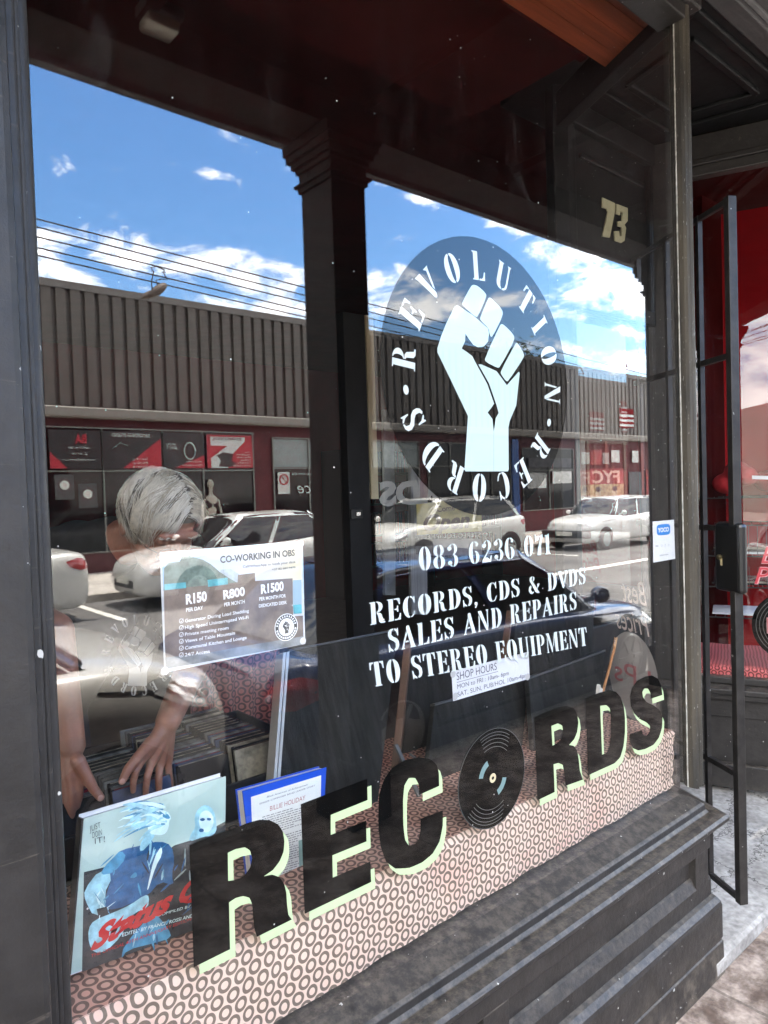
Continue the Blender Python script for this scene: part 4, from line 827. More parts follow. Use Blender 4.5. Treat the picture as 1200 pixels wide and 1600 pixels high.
# cloth on the far bay's table
rows = []; uvs = []
fb = thing('bay_display_table', 'table under a red ring-patterned cloth inside the far bay window', 'display table', (4.0, .4, .1))
def binn(s, o, z): return Q0+QD*s-QN*o+Vector((0, 0, z))
q = MB(); q.slab([binn(.03, .05, .62), binn(.62, .05, .62), binn(.62, .6, .62), binn(.03, .6, .62)], (0, 0, .05)); q.build('table_top', woodb, fb)
for s_, o_ in ((.06, .1), (.58, .1), (.06, .55), (.58, .55)):
    p_ = binn(s_, o_, 0); q = MB(); q.box(p_.x-.02, p_.x+.02, p_.y-.02, p_.y+.02, .1, .6198); q.build('table_leg', woodb, fb)
for j in range(14):
    o_ = .035+.55*max(0, j-4)/9; z_ = .60+.078*min(j, 4)/4; rows.append([tuple(binn(.02+.6*i/30, o_, z_+noise.noise(Vector((i*.3, j*.4, 8)))*.005)) for i in range(31)]); uvs.append([(.6*i/30, o_+z_) for i in range(31)])
q = MB(); q.slab([binn(-.1, 1.25, .1), binn(.62, 1.25, .1), binn(.62, 1.25, 3.3), binn(-.1, 1.25, 3.3)], QN*-.03); tag(q.build('red_partition', mat('bright_red_wall', (.22, .003, .006), .7, var=.2, vs=2, spec=.1)), 'deep red partition wall behind the far bay window', 'wall')
cloth('red_ring_cloth', rows, uvs, rings_mat('red_ring_cloth_material', (.62, .13, .13), (.13, .02, .02), stain=.3), fb)

# ---- books
def slab_px(name, quad, Ys, th, m, parent=None, bevel=0):
    c = [onY(*p_, y_) for p_, y_ in zip(quad, Ys)]; nn_ = (c[1]-c[0]).cross(c[3]-c[0]).normalized(); d_ = ray(*quad[2]); c[2] = CAM+d_*((c[0]-CAM).dot(nn_)/d_.dot(nn_)); n_ = (c[1]-c[0]).cross(c[2]-c[0]).normalized()
    if n_.y < 0: n_ = -n_
    q = MB(); q.slab(c, n_*th); return q.build(name, m, parent, bevel=bevel), c, n_
bk = thing('guitar_photo_book', 'hardback book with a blue tinted photo of two long-haired musicians and slanted red title letters', 'book', (.5, .13, .77))
quad = [(131, 1279), (353, 1213), (350, 1432), (111, 1522)]
YA, YBt = .150, .105
Yb = [YA, YA, YBt, YBt]
coverm = mat('book_cover_pale_green', (.42, .56, .51), .3, var=.1, vs=8, coat=.4)
cvo, cc, cn = slab_px('front_cover', quad, Yb, .0025, coverm, bk)
q = MB(); q.slab([p_+cn*.0026 for p_ in cc], cn*.022); q.v = [(v[0]*1, v[1], v[2]-.003) for v in q.v]; q.build('pages', paper, bk)
q = MB(); q.slab([p_+cn*.025+Vector((0, 0, .004)) for p_ in cc], cn*.0025); q.build('back_cover', mat('book_white_board', (.75, .75, .74), .35), bk)
q = MB(); q.slab([cc[0]-Vector((.0035, 0, 0)), cc[3]-Vector((.0035, 0, 0)), cc[3]-Vector((.0002, 0, 0)), cc[0]-Vector((.0002, 0, 0))], cn*.0275); sp_o = q.build('spine', mat('book_black', (.02, .02, .02), .35), bk)
def on_cover(px, py, lift=.0006, C=None):
    C = C or cc; n_ = (C[1]-C[0]).cross(C[3]-C[0]).normalized(); n_ = n_ if n_.y < 0 else -n_
    d = ray(px, py); t_ = (C[0]-CAM).dot(n_)/d.dot(n_); return CAM+d*t_+n_*lift
def cov(name, pts, m, lift=.0006, sm_=1, C=None, par=None, src='c6'):
    f_ = (lambda x, y: (100+x/4.286, 1190+y/4.286))
    P_ = [f_(*p_) for p_ in (smooth_loop(pts, sm_) if sm_ else pts)]; vs = [on_cover(*p_, lift, C) for p_ in P_]; q = MB(); q.add(vs, [tuple(range(len(vs)))]); return q.build(name, m, par or bk, fix=False)
def pm(n, c, v=.4): return mat(n, c, .3, var=v, vs=50, coat=.3)
deep = pm('print_deep_blue', (.015, .09, .22)); midb = pm('print_mid_blue', (.06, .25, .40)); lightb = pm('print_light_blue', (.30, .55, .62)); pale = pm('print_pale', (.62, .80, .80), .15); darkp = pm('print_dark', (.012, .018, .025)); greyb = pm('print_grey', (.28, .36, .36))
cov('cover_photo', [(133, 740), (300, 700), (560, 690), (740, 560), (840, 530), (1080, 400), (1078, 1030), (870, 1130), (600, 1230), (300, 1340), (120, 1410)], darkp, .0004, 0)
cov('cover_photo', [(133, 860), (240, 720), (330, 760), (260, 900), (320, 1000), (200, 1040), (140, 930)], lightb, .0008)
cov('cover_photo', [(330, 740), (240, 760), (330, 640), (380, 590), (520, 560), (640, 530), (720, 560), (740, 660), (720, 760), (735, 830), (640, 800), (560, 900), (330, 1000), (260, 960)], deep, .0010)
cov('cover_photo', [(600, 1000), (700, 1120), (720, 1180), (600, 1215), (420, 1260), (380, 1330), (400, 1230)], midb, .0008)
rnd = random.Random(8)
for k in range(70):   # folds and grain in the printed shirt, jeans and stage
    zone = ((260, 720, 600, 860, (deep, midb, darkp, deep)), (560, 700, 560, 760, (midb, deep, lightb)), (430, 690, 1060, 1220, (midb, deep, lightb)), (180, 300, 820, 1000, (pale, midb, lightb)), (740, 1060, 640, 1000, (darkp, greyb, deep)))[k % 5]
    x_, y_ = rnd.uniform(zone[0], zone[1]), rnd.uniform(zone[2], zone[3]); an = rnd.uniform(.6, 2.2); l_ = rnd.uniform(25, 85); w_ = rnd.uniform(3, 11)
    dx_, dy_ = cos(an)*l_, -sin(an)*l_; cov('cover_photo', [(x_-dx_, y_-dy_), (x_-w_, y_-w_*.3), (x_+dx_, y_+dy_), (x_+w_, y_+w_*.3)], rnd.choice(zone[4]), .0018+k*.00001)
cov('cover_photo', [(215, 985), (283, 968), (292, 1008), (226, 1030)], darkp, .0026, 0)
cov('cover_photo', [(600, 640), (650, 560), (655, 620), (610, 700), (560, 860), (552, 850)], pale, .0026)
cov('cover_photo', [(450, 760), (480, 735), (490, 765), (465, 780), (440, 778)], midb, .0012)
cov('cover_photo', [(380, 590), (330, 640), (270, 700), (240, 760), (330, 745), (420, 640)], midb, .0013)
cov('cover_photo', [(160, 1120), (200, 1060), (330, 1010), (440, 960), (540, 890), (570, 900), (560, 980), (470, 1010), (420, 1080), (380, 1170), (280, 1270), (200, 1280), (165, 1220)], lightb, .0012)
cov('cover_photo', [(620, 480), (540, 590), (500, 600), (520, 520), (590, 440)], lightb, .0012)
cov('cover_photo', [(690, 330), (718, 375), (700, 400), (700, 440), (680, 480), (640, 495), (560, 480), (560, 380), (620, 320)], pale, .0014)
cov('cover_photo', [(690, 345), (712, 378), (690, 385), (660, 370), (650, 350)], midb, .0016)
rnd = random.Random(3)
for k in range(46):   # wind-blown hair strands
    a0 = (rnd.uniform(560, 690), rnd.uniform(285, 420)); ang = rnd.uniform(2.7, 3.75); L_ = rnd.uniform(120, 300)
    e_ = (a0[0]+cos(ang)*L_, a0[1]-sin(ang)*L_*.9+rnd.uniform(0, 60)); mm = ((a0[0]+e_[0])/2+rnd.uniform(-15, 15), (a0[1]+e_[1])/2-rnd.uniform(5, 35)); w_ = rnd.uniform(7, 16)
    cov('cover_photo', [(a0[0], a0[1]-w_), (mm[0], mm[1]-w_), e_, (mm[0], mm[1]+w_), (a0[0], a0[1]+w_)], (pale, lightb, midb, lightb)[k % 4], .0015+k*.00001)
cov('cover_photo', [(880, 440), (870, 370), (900, 310), (950, 285), (1000, 320), (1020, 400), (1020, 470), (980, 500), (940, 500), (830, 540), (850, 480)], lightb, .0010)
cov('cover_photo', [(900, 420), (905, 350), (950, 320), (995, 350), (1000, 420), (975, 470), (930, 475)], pale, .0013)
for f_ in ([(905, 382), (935, 375), (945, 392), (915, 400)], [(955, 375), (985, 378), (980, 395), (955, 392)], [(900, 455), (915, 445), (935, 452), (932, 470), (905, 472)]): cov('cover_photo', f_, deep, .0016)
def cov_t(s, BL, BR, TL, m, lift=.0022, C=None, par=None, f_=None, **k):
    f_ = f_ or (lambda x, y: (100+x/4.286, 1190+y/4.286)); a = on_cover(*f_(*BL), lift, C); b = on_cover(*f_(*BR), lift, C); c = on_cover(*f_(*TL), lift, C)
    return txt('cover_text', s, a, b-a, c-a, m, par or bk, **k)
redp = mat('print_red', (.50, .012, .015), .35, coat=.3); hand = mat('pen_black', (.03, .03, .04), .5)
cov_t('Status Quo', (172, 1265), (1110, 770), (185, 1120), redp, .0030, shear=.45, bold=.05)
cov_t('JUST', (170, 470), (243, 440), (168, 428), hand, bold=-.01); cov_t('DOIN', (188, 512), (252, 490), (186, 470), hand, bold=-.01); cov_t('IT!', (205, 552), (272, 535), (203, 510), hand, bold=-.01)
cov_t('COMPILED BY BOB YOUNG', (625, 1037), (1050, 915), (625, 1018), pale, shear=.2); cov_t('EDITED BY FRANCIS ROSSI AND RICK PARFITT', (385, 1170), (1060, 985), (385, 1146), pale, shear=.2, bold=.01)
cov_t('THE OFFICIAL 40TH ANNIVERSARY EDITION', (180, 1310), (850, 1060), (180, 1288), redp, shear=.2)
# spine lettering, reading down
a = cc[0]+Vector((-.004, .004, -.03)); txt('spine_text', 'STATUS QUO', a+cn*.002, (cc[3]-cc[0])*.62, cn*.020, mat('spine_grey', (.5, .5, .5), .5), bk)

b2 = thing('blue_bordered_book', 'bright blue hardback with a white printed page on its cover, leaning behind the letter R', 'book', (.8, .16, .77))
quad2 = [(379, 1236), (510, 1199), (499, 1392), (403, 1442)]
blu = mat('book_bright_blue', (.008, .075, .55), .35, coat=.3)
cvo2, c2, n2 = slab_px('front_cover', quad2, [.215, .215, .165, .165], .003, blu, b2)
q = MB(); q.slab([p_+n2*.0031+Vector((.003 if i in (0, 3) else -.002, 0, -.003)) for i, p_ in enumerate(c2)], n2*.026); q.build('pages', mat('page_edges', (.62, .60, .55), .8, var=.2, vs=8, stretch=(60, 60, 1)), b2)
q = MB(); q.slab([p_+n2*.030 for p_ in c2], n2*.003); q.build('back_cover', blu, b2)
f8 = lambda x, y: (360+x/6.67, 1180+y/6.67)
def cov2(pts, m, lift=.0006):
    vs = [on_cover(*f8(*p_), lift, c2) for p_ in pts]; q = MB(); q.add(vs, [tuple(range(len(vs)))]); q.build('cover_print', m, b2, fix=False)
cov2([(213, 435), (945, 208), (925, 1240), (250, 1500)], mat('cover_paper', (.74, .76, .73), .5))
def t2(s, BL, BR, TL, m=ink, **k): cov_t(s, BL, BR, TL, m, .0012, c2, b2, f8, **k)
t2('Black American of Achievement', (375, 445), (805, 312), (375, 425), shear=.3); t2('SINGER COMPOSER BAND LEADER STORY', (300, 515), (880, 322), (300, 497))
t2('BILLIE HOLIDAY', (408, 582), (782, 462), (405, 530), mat('faded_red_ink', (.38, .12, .12), .6), shear=.15)
rnd = random.Random(5); q = MB()
for k in range(30):
    y0 = 660+k*24+(40 if k > 8 else 0); xa = 330 if k < 1 else 250; xb = rnd.uniform(860, 920) if k % 7 else 640
    x_ = xa
    while x_ < xb:
        w_ = rnd.uniform(12, 42); sl_ = -.30
        if not (700 < x_ < 900 and 860 < y0+(x_-300)*sl_ < 1240):
            P_ = [(x_, y0+(x_-300)*sl_), (x_+w_, y0+(x_+w_-300)*sl_), (x_+w_, y0-9+(x_+w_-300)*sl_), (x_, y0-9+(x_-300)*sl_)]
            if 0 < P_[0][1] < 1270: q.add([on_cover(*f8(*p_), .0012, c2) for p_ in P_], [(0, 1, 2, 3)])
        x_ += w_+rnd.uniform(6, 12)
q.build('body_text', mat('fine_print', (.22, .22, .22), .6), b2, fix=False)
cov2([(706, 890), (880, 835), (880, 1180), (716, 1240)], mat('cover_green_block', (.22, .38, .34), .5), .0014)
cov2([(240, 1440), (925, 1205), (925, 1270), (245, 1510)], mat('cover_pink_band', (.75, .13, .20), .5), .0014)
t2('ALL MUSIC PUBLISHERS', (560, 1365), (900, 1245), (560, 1340), mat('band_text', (.2, .02, .04), .5))

# ---- black display boards
def board_px(quad, Ys, th, label, trim=None, name='display_board'):
    c = [onY(*p_, y_) for p_, y_ in zip(quad, Ys)]; n_ = (c[1]-c[0]).cross(c[2]-c[0]).normalized(); n_ = n_ if n_.y > 0 else -n_
    o = thing(name, label, 'blackboard', (c[3].x, c[3].y, c[3].z), 'black display boards leaning in the window')
    q = MB(); q.slab(c, n_*th); q.build('panel', board, o, bevel=.002)
    if trim:
        e = (c[0]-c[1]).normalized(); q = MB()
        for k, (w_, d_) in enumerate(((.009, 0), (.009, .006))): q.slab([c[0]+e*(.0005+k*.011)-n_*.002, c[0]+e*(k*.011+w_)-n_*.002, c[3]+e*(k*.011+w_)-n_*.002, c[3]+e*(.0005+k*.011)-n_*.002], n_*(th+.004+d_))
        q.build('metal_trim', alu, o); u_ = (c[0]-c[3]).normalized(); q = MB(); q.slab([c[0]+u_*.001, c[1]+u_*.001, c[1]+u_*.006, c[0]+u_*.006], n_*th); q.build('edge_strip', boarde, o)
    else:
        u_ = (c[0]-c[3]).normalized(); q = MB(); q.slab([c[0]+u_*.0005-n_*.001, c[1]+u_*.0005-n_*.001, c[1]+u_*.007-n_*.001, c[0]+u_*.007-n_*.001], n_*(th+.002)); q.build('edge_strip', boarde, o)
    return o
board_px([(452, 1018), (622, 985), (580, 1345), (424, 1405)], [.46, .46, .27, .27], .03, 'large blackboard with pale metal trim down its left edge, behind the blue book', True)
board_px([(640, 1016), (790, 984), (772, 1260), (622, 1320)], [.56, .56, .48, .48], .025, 'dark blackboard in the middle of the window, behind the lettering lines')
board_px([(806, 958), (930, 926), (915, 1180), (790, 1230)], [.66, .66, .60, .60], .025, 'blackboard standing furthest back, right of the short brown easel leg')
board_px([(679, 1103), (826, 1062), (808, 1262), (655, 1330)], [.36, .36, .25, .25], .02, 'small blackboard behind the record emblem')
board_px([(826, 1062), (946, 1018), (932, 1190), (838, 1225)], [.30, .30, .22, .22], .02, 'blackboard with worn grey top edge behind the second R, beside the toy guitar')
def strut(a, b, Y1_, Y2_, w_, label, m=woodb):
    q = MB(); q.bar(onY(*a, Y1_), onY(*b, Y2_), w_, w_*.6); return tag(q.build('easel_leg', m, bevel=.001), label, 'easel leg')
strut((638, 1000), (612, 1260), .42, .34, .022, 'brown wooden easel leg between the two large blackboards')
strut((797, 955), (782, 1060), .50, .46, .022, 'short brown wooden easel leg above the shop hours notice')
strut((618, 1163), (672, 1282), .34, .22, .012, 'thin grey metal easel leg behind the letter C', boarde)
strut((640, 1178), (692, 1215), .34, .30, .010, 'thin grey metal cross stay behind the letter C', boarde)

# ---- toy guitar
gt = thing('toy_guitar', 'small white model guitar with a brown neck beside the blackboard', 'model guitar', tuple(onY(937, 1118, .2)))
a, b = onY(942, 1082, .2), onY(961, 1010, .2); d_ = (b-a).normalized(); x_ = d_.cross(Vector((0, 1, 0))).normalized()
q = MB(); q.bar(a-d_*.01, b, .008, .006, up=(0, 1, 0)); q.build('neck', mat('guitar_neck', (.45, .22, .10), .35), gt, bevel=.001)
q = MB(); q.slab([b+x_*-.007, b+x_*.007, b+d_*.03+x_*.011, b+d_*.034+x_*-.002], (0, .005, 0)); q.build('headstock', mat('guitar_neck2', (.52, .30, .16), .35), gt)
q = MB(); 
for k in range(4): p_ = b+d_*(.008+k*.007)+x_*.011; q.ball(p_, .0025, n=8, m=5)
q.build('tuning_pegs', chrome, gt)
body = [(0, .012), (.018, .010), (.030, .022), (.026, .004), (.018, -.02), (.026, -.045), (.034, -.07), (.022, -.095), (-.005, -.102), (-.030, -.09), (-.036, -.065), (-.026, -.042), (-.020, -.022), (-.030, .0), (-.028, .014), (-.016, .008)]
q = MB(); q.slab([a+x_*u+d_*v for u, v in smooth_loop(body, 2)], (0, .012, 0)); q.build('body', mat('guitar_white', (.72, .70, .66), .2, coat=.6), gt)
q = MB(); q.slab([a+x_*u*.62+d_*(v*.6-.022)+Vector((0, -.0016, 0)) for u, v in smooth_loop(body, 2)], (0, .0012, 0)); q.build('scratch_plate', blackv, gt)
q = MB()
for u, v in ((.012, -.06), (.018, -.05), (.004, -.066)): q.lathe([(.003, 0), (.003, .004), (0, .004)], a+x_*u+d_*v+Vector((0, -.0018, 0)), (0, -1, 0), 10)
q.build('control_knobs', chrome, gt)

# ---- compact discs in a tray
tray = thing('disc_tray', 'black tray holding compact discs under the hands', 'tray', (.75, .62, .8))
q = MB(); q.box(.30, 1.12, .40, .93, .80, .812); q.box(.30, .31, .40, .93, .8122, .90); q.box(1.11, 1.12, .40, .93, .8122, .90); q.box(.3102, 1.1098, .40, .41, .8122, .90); q.box(.3102, 1.1098, .92, .93, .8122, .90)
for x_, y_ in ((.36, .45), (1.06, .45), (.36, .88), (1.06, .88)): q.box(x_-.02, x_+.02, y_-.02, y_+.02, .1, .7998)
q.build('crate', blackin, tray, bevel=.003)
cdm = [mat('disc_case_%s' % n_, c_, .2, col2=tuple(v*.35+.01 for v in c_), vs=30) for n_, c_ in (('black', (.02, .02, .022)), ('grey', (.16, .15, .14)), ('red', (.25, .02, .03)), ('cream', (.40, .36, .28)), ('clear', (.22, .23, .23)), ('blue', (.04, .06, .12)))]
prot = None; rnd = random.Random(9)
cdl = {0: 'black', 1: 'grey', 2: 'red', 3: 'cream', 4: 'clear', 5: 'blue'}
for row, (xc, y0, n_) in enumerate(((.47, .48, 12), (.63, .47, 13), (.80, .50, 18), (.96, .50, 18))):
    for k in range(n_):
        mi = rnd.choice([0, 0, 0, 4, 1, 0, 1, 0, 3, 5, 2]); o = thing('compact_disc_case', '%s compact disc case, number %d from the glass in the %s row of the tray' % (cdl[mi], k+1, ('leftmost', 'second', 'third', 'rightmost')[row]), 'compact disc', (xc+rnd.uniform(-.004, .004), y0+k*.0225, .8125), 'compact discs standing in the tray')
        q = MB(); tl = .10; h_ = .118; q.slab([(-.07, 0, 0), (.07, 0, 0), (.07, tl*h_*2, h_), (-.07, tl*h_*2, h_)], (0, .0085, 0)); q.build('case', cdm[mi], o, world=False)
        q = MB(); q.slab([(-.064, .0016, .1182), (.058, .0016, .1182), (.058, .0016, .1188), (-.064, .0016, .1188)], (0, .004, 0)); 
        q.v = [(v[0], v[1]+.0235, v[2]) for v in q.v]; q.build('spine_label', cdm[(mi+3) % 6], o, world=False)

# ---- far interior: partition with reversed lettering, open sign, shelves
part_ = thing('inner_partition', 'black glazed partition inside the shop with a lock and reversed grey lettering', 'partition', (3, 2.6, .1))
q = MB(); a = onY(543, 500, 2.6); q.box(2.90, 3.085, 2.6, 2.68, .1, 2.80); q.build('post', blackin, part_, bevel=.005)
q = MB(); q.box(3.0855, 3.15, 2.59, 2.70, 1.55, 2.80); q.build('architrave', cream, part_)
lk = onY(556, 803, 2.59); q = MB(); q.box(lk.x-.05, lk.x+.05, 2.575, 2.5995, lk.z-.035, lk.z+.035); q.build('lock', mat('lock_dark', (.03, .03, .03), .3), part_, bevel=.006)
q = MB(); q.box(lk.x-.012, lk.x+.025, 2.567, 2.5745, lk.z-.014, lk.z+.014); q.build('lock_plate', chrome, part_, bevel=.003)
def part_txt(s, L_, R_, TL, Yp, m, **k):   # mirrored writing: starts on the right
    a = onY(*R_, Yp); b = onY(*L_, Yp); c = onY(*TL, Yp); return txt('reversed_lettering', s, a, b-a, c-b, m, part_, **k)
part_txt('RECORDS', (593, 789), (800, 779), (592, 752), 2.6, greyv, bold=.05)
part_txt('TO STEREO EQUIPMENT', (650, 843), (768, 838), (650, 835), 2.6, greyv, bold=.01)
sgn = thing('open_sign', 'yellow hanging sign with brown Come in Open writing', 'sign', tuple(onY(700, 800, 2.55)))
ys = mat('sign_yellow', (.55, .45, .14), .5, var=.2, vs=12); yb = mat('sign_brown', (.14, .07, .03), .5)
q = MB(); q.slab([onY(*p_, 2.55) for p_ in ((651, 788), (752, 776), (753, 830), (652, 836))], (0, .006, 0)); q.build('plate', ys, sgn)
def st(s, BL, BR, TL, **k): a = onY(*BL, 2.546); txt('sign_text', s, a, onY(*BR, 2.546)-a, onY(*TL, 2.546)-a, yb, sgn, **k)
st("Come in", (683, 800), (722, 796), (682, 791), bold=.01); st("We're", (725, 797), (748, 794), (724, 789)); st('Open', (662, 829), (735, 823), (660, 804), shear=.35, bold=.04)
q = MB(); q.tube([onY(668, 788, 2.553), onY(668, 700, 2.56)], .002, 5); q.tube([onY(735, 780, 2.553), onY(735, 700, 2.56)], .002, 5); q.build('hanging_cord', steel, sgn)
def vstrip(px0, px1, py0, py1, Y_, m, label, name, cat, th=.03):
    q = MB(); q.slab([onY(px0, py0, Y_), onY(px1, py0, Y_), onY(px1+2, py1, Y_), onY(px0+2, py1, Y_)], (0, th, 0)); return tag(q.build(name, m), label, cat)
vstrip(641, 666, 610, 960, 2.9, mat('drape_white', (.42, .43, .44), .8, var=.3, vs=4, stretch=(20, 20, .5)), 'pale hanging drape behind the yellow sign', 'drape', 'drape')
vstrip(600, 616, 640, 930, 3.1, mat('banner_grey', (.22, .24, .25), .8, var=.5, vs=6), 'grey hanging banner beside the cream door trim', 'banner', 'banner')
vstrip(676, 752, 842, 868, 2.7, mat('counter_pale', (.34, .33, .36), .6, var=.2), 'pale counter panel below the yellow sign', 'counter_panel', 'counter panel', .3)
# shelves of records on the red back wall
shelf_m = mat('shelf_black', (.02, .02, .02), .5)
for k, (x0, lab) in enumerate(((6.0, 'left record shelf on the red back wall'), (7.75, 'right record shelf on the red back wall'))):
    o = thing('record_shelf', lab, 'shelf', (x0+.8, 7.05, .1), 'record shelves along the back wall'); q = MB()
    for z_ in (.5, .95, 1.4, 1.85): q.box(x0, x0+1.6, 6.75, 7.19, z_, z_+.03)
    q.box(x0-.03, x0-.0005, 6.75, 7.19, .1, 2.2); q.box(x0+1.6005, x0+1.63, 6.75, 7.19, .1, 2.2); q.build('shelf_frame', shelf_m, o)
    rnd = random.Random(k+20)
    for z_ in (.5, .95, 1.4, 1.85):
        q = MB(); x_ = x0+.02
        while x_ < x0+1.55:
            w_ = rnd.uniform(.008, .03); q.cm = rnd.randrange(4); q.box(x_, x_+w_-.001, 6.8+rnd.uniform(0, .03), 7.1, z_+.031, z_+.031+rnd.uniform(.28, .315)); x_ += w_
        q.build('record_row', [cdm[0], cdm[2], cdm[3], cdm[5]], o)
# wire rack with magazines behind the far bay glass
rk = thing('wire_rack', 'black wire rack with papers inside the far bay window', 'rack', tuple(binn(.35, .7, .1))); q = MB()
for s_ in (.05, .6):
    for o_ in (.75, 1.15): q.tube([binn(s_, o_, .1), binn(s_, o_, 1.52)], .006, 6)
for z_ in (.80, .98, 1.16, 1.34, 1.5):
    for o_ in (.75, 1.15): q.tube([binn(.05, o_, z_), binn(.6, o_, z_)], .004, 5)
    for k in range(12): q.tube([binn(.05+.05*k, .75, z_), binn(.05+.05*k, 1.15, z_)], .002, 4)
for k in range(13):
    q.tube([binn(.05+.045*k, .75, 1.16), binn(.05+.045*k, .75, 1.34)], .0018, 4); q.tube([binn(.05+.045*k, .75, .98), binn(.05+.045*k, .75, 1.1)], .0018, 4)
q.build('wire_frame', shelf_m, rk)
rnd = random.Random(2)
for k, z_ in enumerate((.81, .99, 1.0, 1.17, 1.185, 1.20)):
    q = MB(); s0 = rnd.uniform(.1, .16); q.slab([binn(s0, .78, z_), binn(s0+.36, .80, z_), binn(s0+.36, 1.08, z_), binn(s0, 1.1, z_)], (0, 0, .010)); tag(q.build('magazine', (paper, cdm[0], cdm[3])[k % 3]), ('white', 'black', 'cream')[k % 3]+' cover magazine lying flat on the wire rack, level '+('low', 'middle', 'middle', 'upper', 'upper', 'top')[k], 'magazine', 'magazines on the wire rack')

hd = thing('red_bundle', 'heap of red sweatshirts with a small white print behind the far bay glass', 'clothes', tuple(binn(.3, .9, 1.51)))
Bh = MB(); rnd = random.Random(6)
for k in range(9): Bh.ball(binn(rnd.uniform(.05, .45), rnd.uniform(.78, 1.05), 1.56+rnd.uniform(0, .12)), rnd.uniform(.06, .09), (1.2, 1, .8))
hd_src = Bh
q = MB(); q.slab([binn(.22, .66, 1.60), binn(.30, .66, 1.605), binn(.30, .66, 1.625), binn(.22, .66, 1.62)], (.002, 0, 0)); q.build('white_print', paper, hd)
# ================================================================ the man behind the window
def capsule(mb, a, b, ra, rb, n=16):
    a = Vector(a); b = Vector(b); d = b-a; L_ = d.length; k = 6; pts = []; rs = []
    if L_ < 1e-6: return mb.ball(a, ra)
    u = d/L_
    for i in range(k+1): t_ = pi/2*(1-i/k); pts.append(a-u*ra*sin(t_)); rs.append(max(ra*cos(t_), 1e-4))
    for i in range(k+1): t_ = pi/2*i/k; pts.append(b+u*rb*sin(t_)); rs.append(max(rb*cos(t_), 1e-4))
    # keep a straight frame
    x = u.orthogonal().normalized(); y = u.cross(x); vs = [p+(x*cos(2*pi*j/n)+y*sin(2*pi*j/n))*r for p, r in zip(pts, rs) for j in range(n)]
    m_ = len(pts); fs = [(i*n+j, i*n+(j+1) % n, (i+1)*n+(j+1) % n, (i+1)*n+j) for i in range(m_-1) for j in range(n)]
    fs += [tuple(range(n-1, -1, -1)), tuple((m_-1)*n+j for j in range(n))]
    mb.add(vs, fs)
def remeshed(mb, name, m, parent, vox, smooth_it=6):
    o = mb.build(name+'_tmp', m, None)
    r_ = o.modifiers.new('r', 'REMESH'); r_.mode = 'VOXEL'; r_.voxel_size = vox; r_.use_smooth_shade = True
    s_ = o.modifiers.new('s', 'SMOOTH'); s_.iterations = smooth_it; s_.factor = .5
    bpy.context.view_layer.update(); me = bpy.data.meshes.new_from_object(o.evaluated_get(bpy.context.evaluated_depsgraph_get())); bpy.data.objects.remove(o)
    me.name = name; me.materials.clear(); me.materials.append(m); me.polygons.foreach_set('use_smooth', [True]*len(me.polygons)); return me
me = remeshed(hd_src, 'red_cloth', mat('red_cloth_pile', (.30, .006, .012), .8, var=.3, bump=.4), hd, .012, 4); link('red_cloth', me, hd)
man = thing('person', 'grey-haired man in glasses and a dark t-shirt bending over the compact discs behind the window', 'person', (.55, 1.15, .1))
HC = onY(249, 815, .50)   # head centre
# head frame: face looks down and toward the street, slightly to the right
fw = Vector((.10, -.80, -.72)).normalized(); up = Vector((.08, -.62, .80)); up = (up-fw*up.dot(fw)).normalized(); rt = fw.cross(up)
HM = Matrix((rt, fw, up)).transposed()
def H(x, y, z): return HC+rt*x+fw*y+up*z      # x to his right-hand screen side, y forward, z up
B = MB()
rot = HM
def hb(x, y, z, r, sc): B.ball(H(x, y, z), r, sc, 24, 16, rot=HM)
hb(0, -.012, .025, .10, (.78, .98, .90)); hb(0, .018, -.02, .085, (.78, .86, 1.05)); hb(0, .035, -.065, .058, (.86, .9, .9)); hb(0, .062, -.098, .022, (1.2, .8, .8))
hb(0, .083, .032, .04, (1.35, .35, .35)); hb(.05, .05, -.03, .027, (.8, .9, .8)); hb(-.05, .05, -.03, .027, (.8, .9, .8))
capsule(B, H(0, .094, .008), H(0, .118, -.034), .0095, .0135); hb(.012, .104, -.037, .0085, (1, 1, .8)); hb(-.012, .104, -.037, .0085, (1, 1, .8))
hb(0, .090, -.066, .021, (1.15, .5, .28)); hb(0, .088, -.077, .019, (1.1, .5, .3))
for sx_ in (1, -1): hb(sx_*.082, -.008, -.015, .03, (.25, .6, 1.0)); hb(sx_*.033, .078, .010, .0135, (1, .7, .8))
SH_R, SH_L = Vector((.83, .80, 1.37)), Vector((.36, .86, 1.40)); NK = Vector((.60, .80, 1.45)); PE = Vector((.50, 1.13, 1.0))
capsule(B, NK, H(0, -.02, -.06), .066, .058); capsule(B, PE, NK+Vector((0, .04, -.12)), .15, .15); capsule(B, SH_L, SH_R, .055, .055)
for s_ in (-.09, .09):
    capsule(B, PE+Vector((s_, 0, 0)), Vector((.52+s_*1.3, 1.08, .56)), .095, .06); capsule(B, Vector((.52+s_*1.3, 1.08, .56)), Vector((.52+s_*1.4, 1.16, .16)), .058, .04); capsule(B, Vector((.52+s_*1.4, 1.17, .135)), Vector((.52+s_*1.4, 1.0, .125)), .035, .03)
def arm(sh, el, wr, r=(.052, .044, .030)):
    capsule(B, sh, el, r[0], r[1]); capsule(B, el, wr, r[1], r[2])
elR = Vector((.845, .64, 1.17)); wrR = onY(262, 1128, .50)
elL = onY(92, 985, .60)+Vector((-.01, 0, 0)); wrL = onY(112, 1165, .52)
arm(SH_R, elR, wrR); arm(SH_L, elL, wrL)
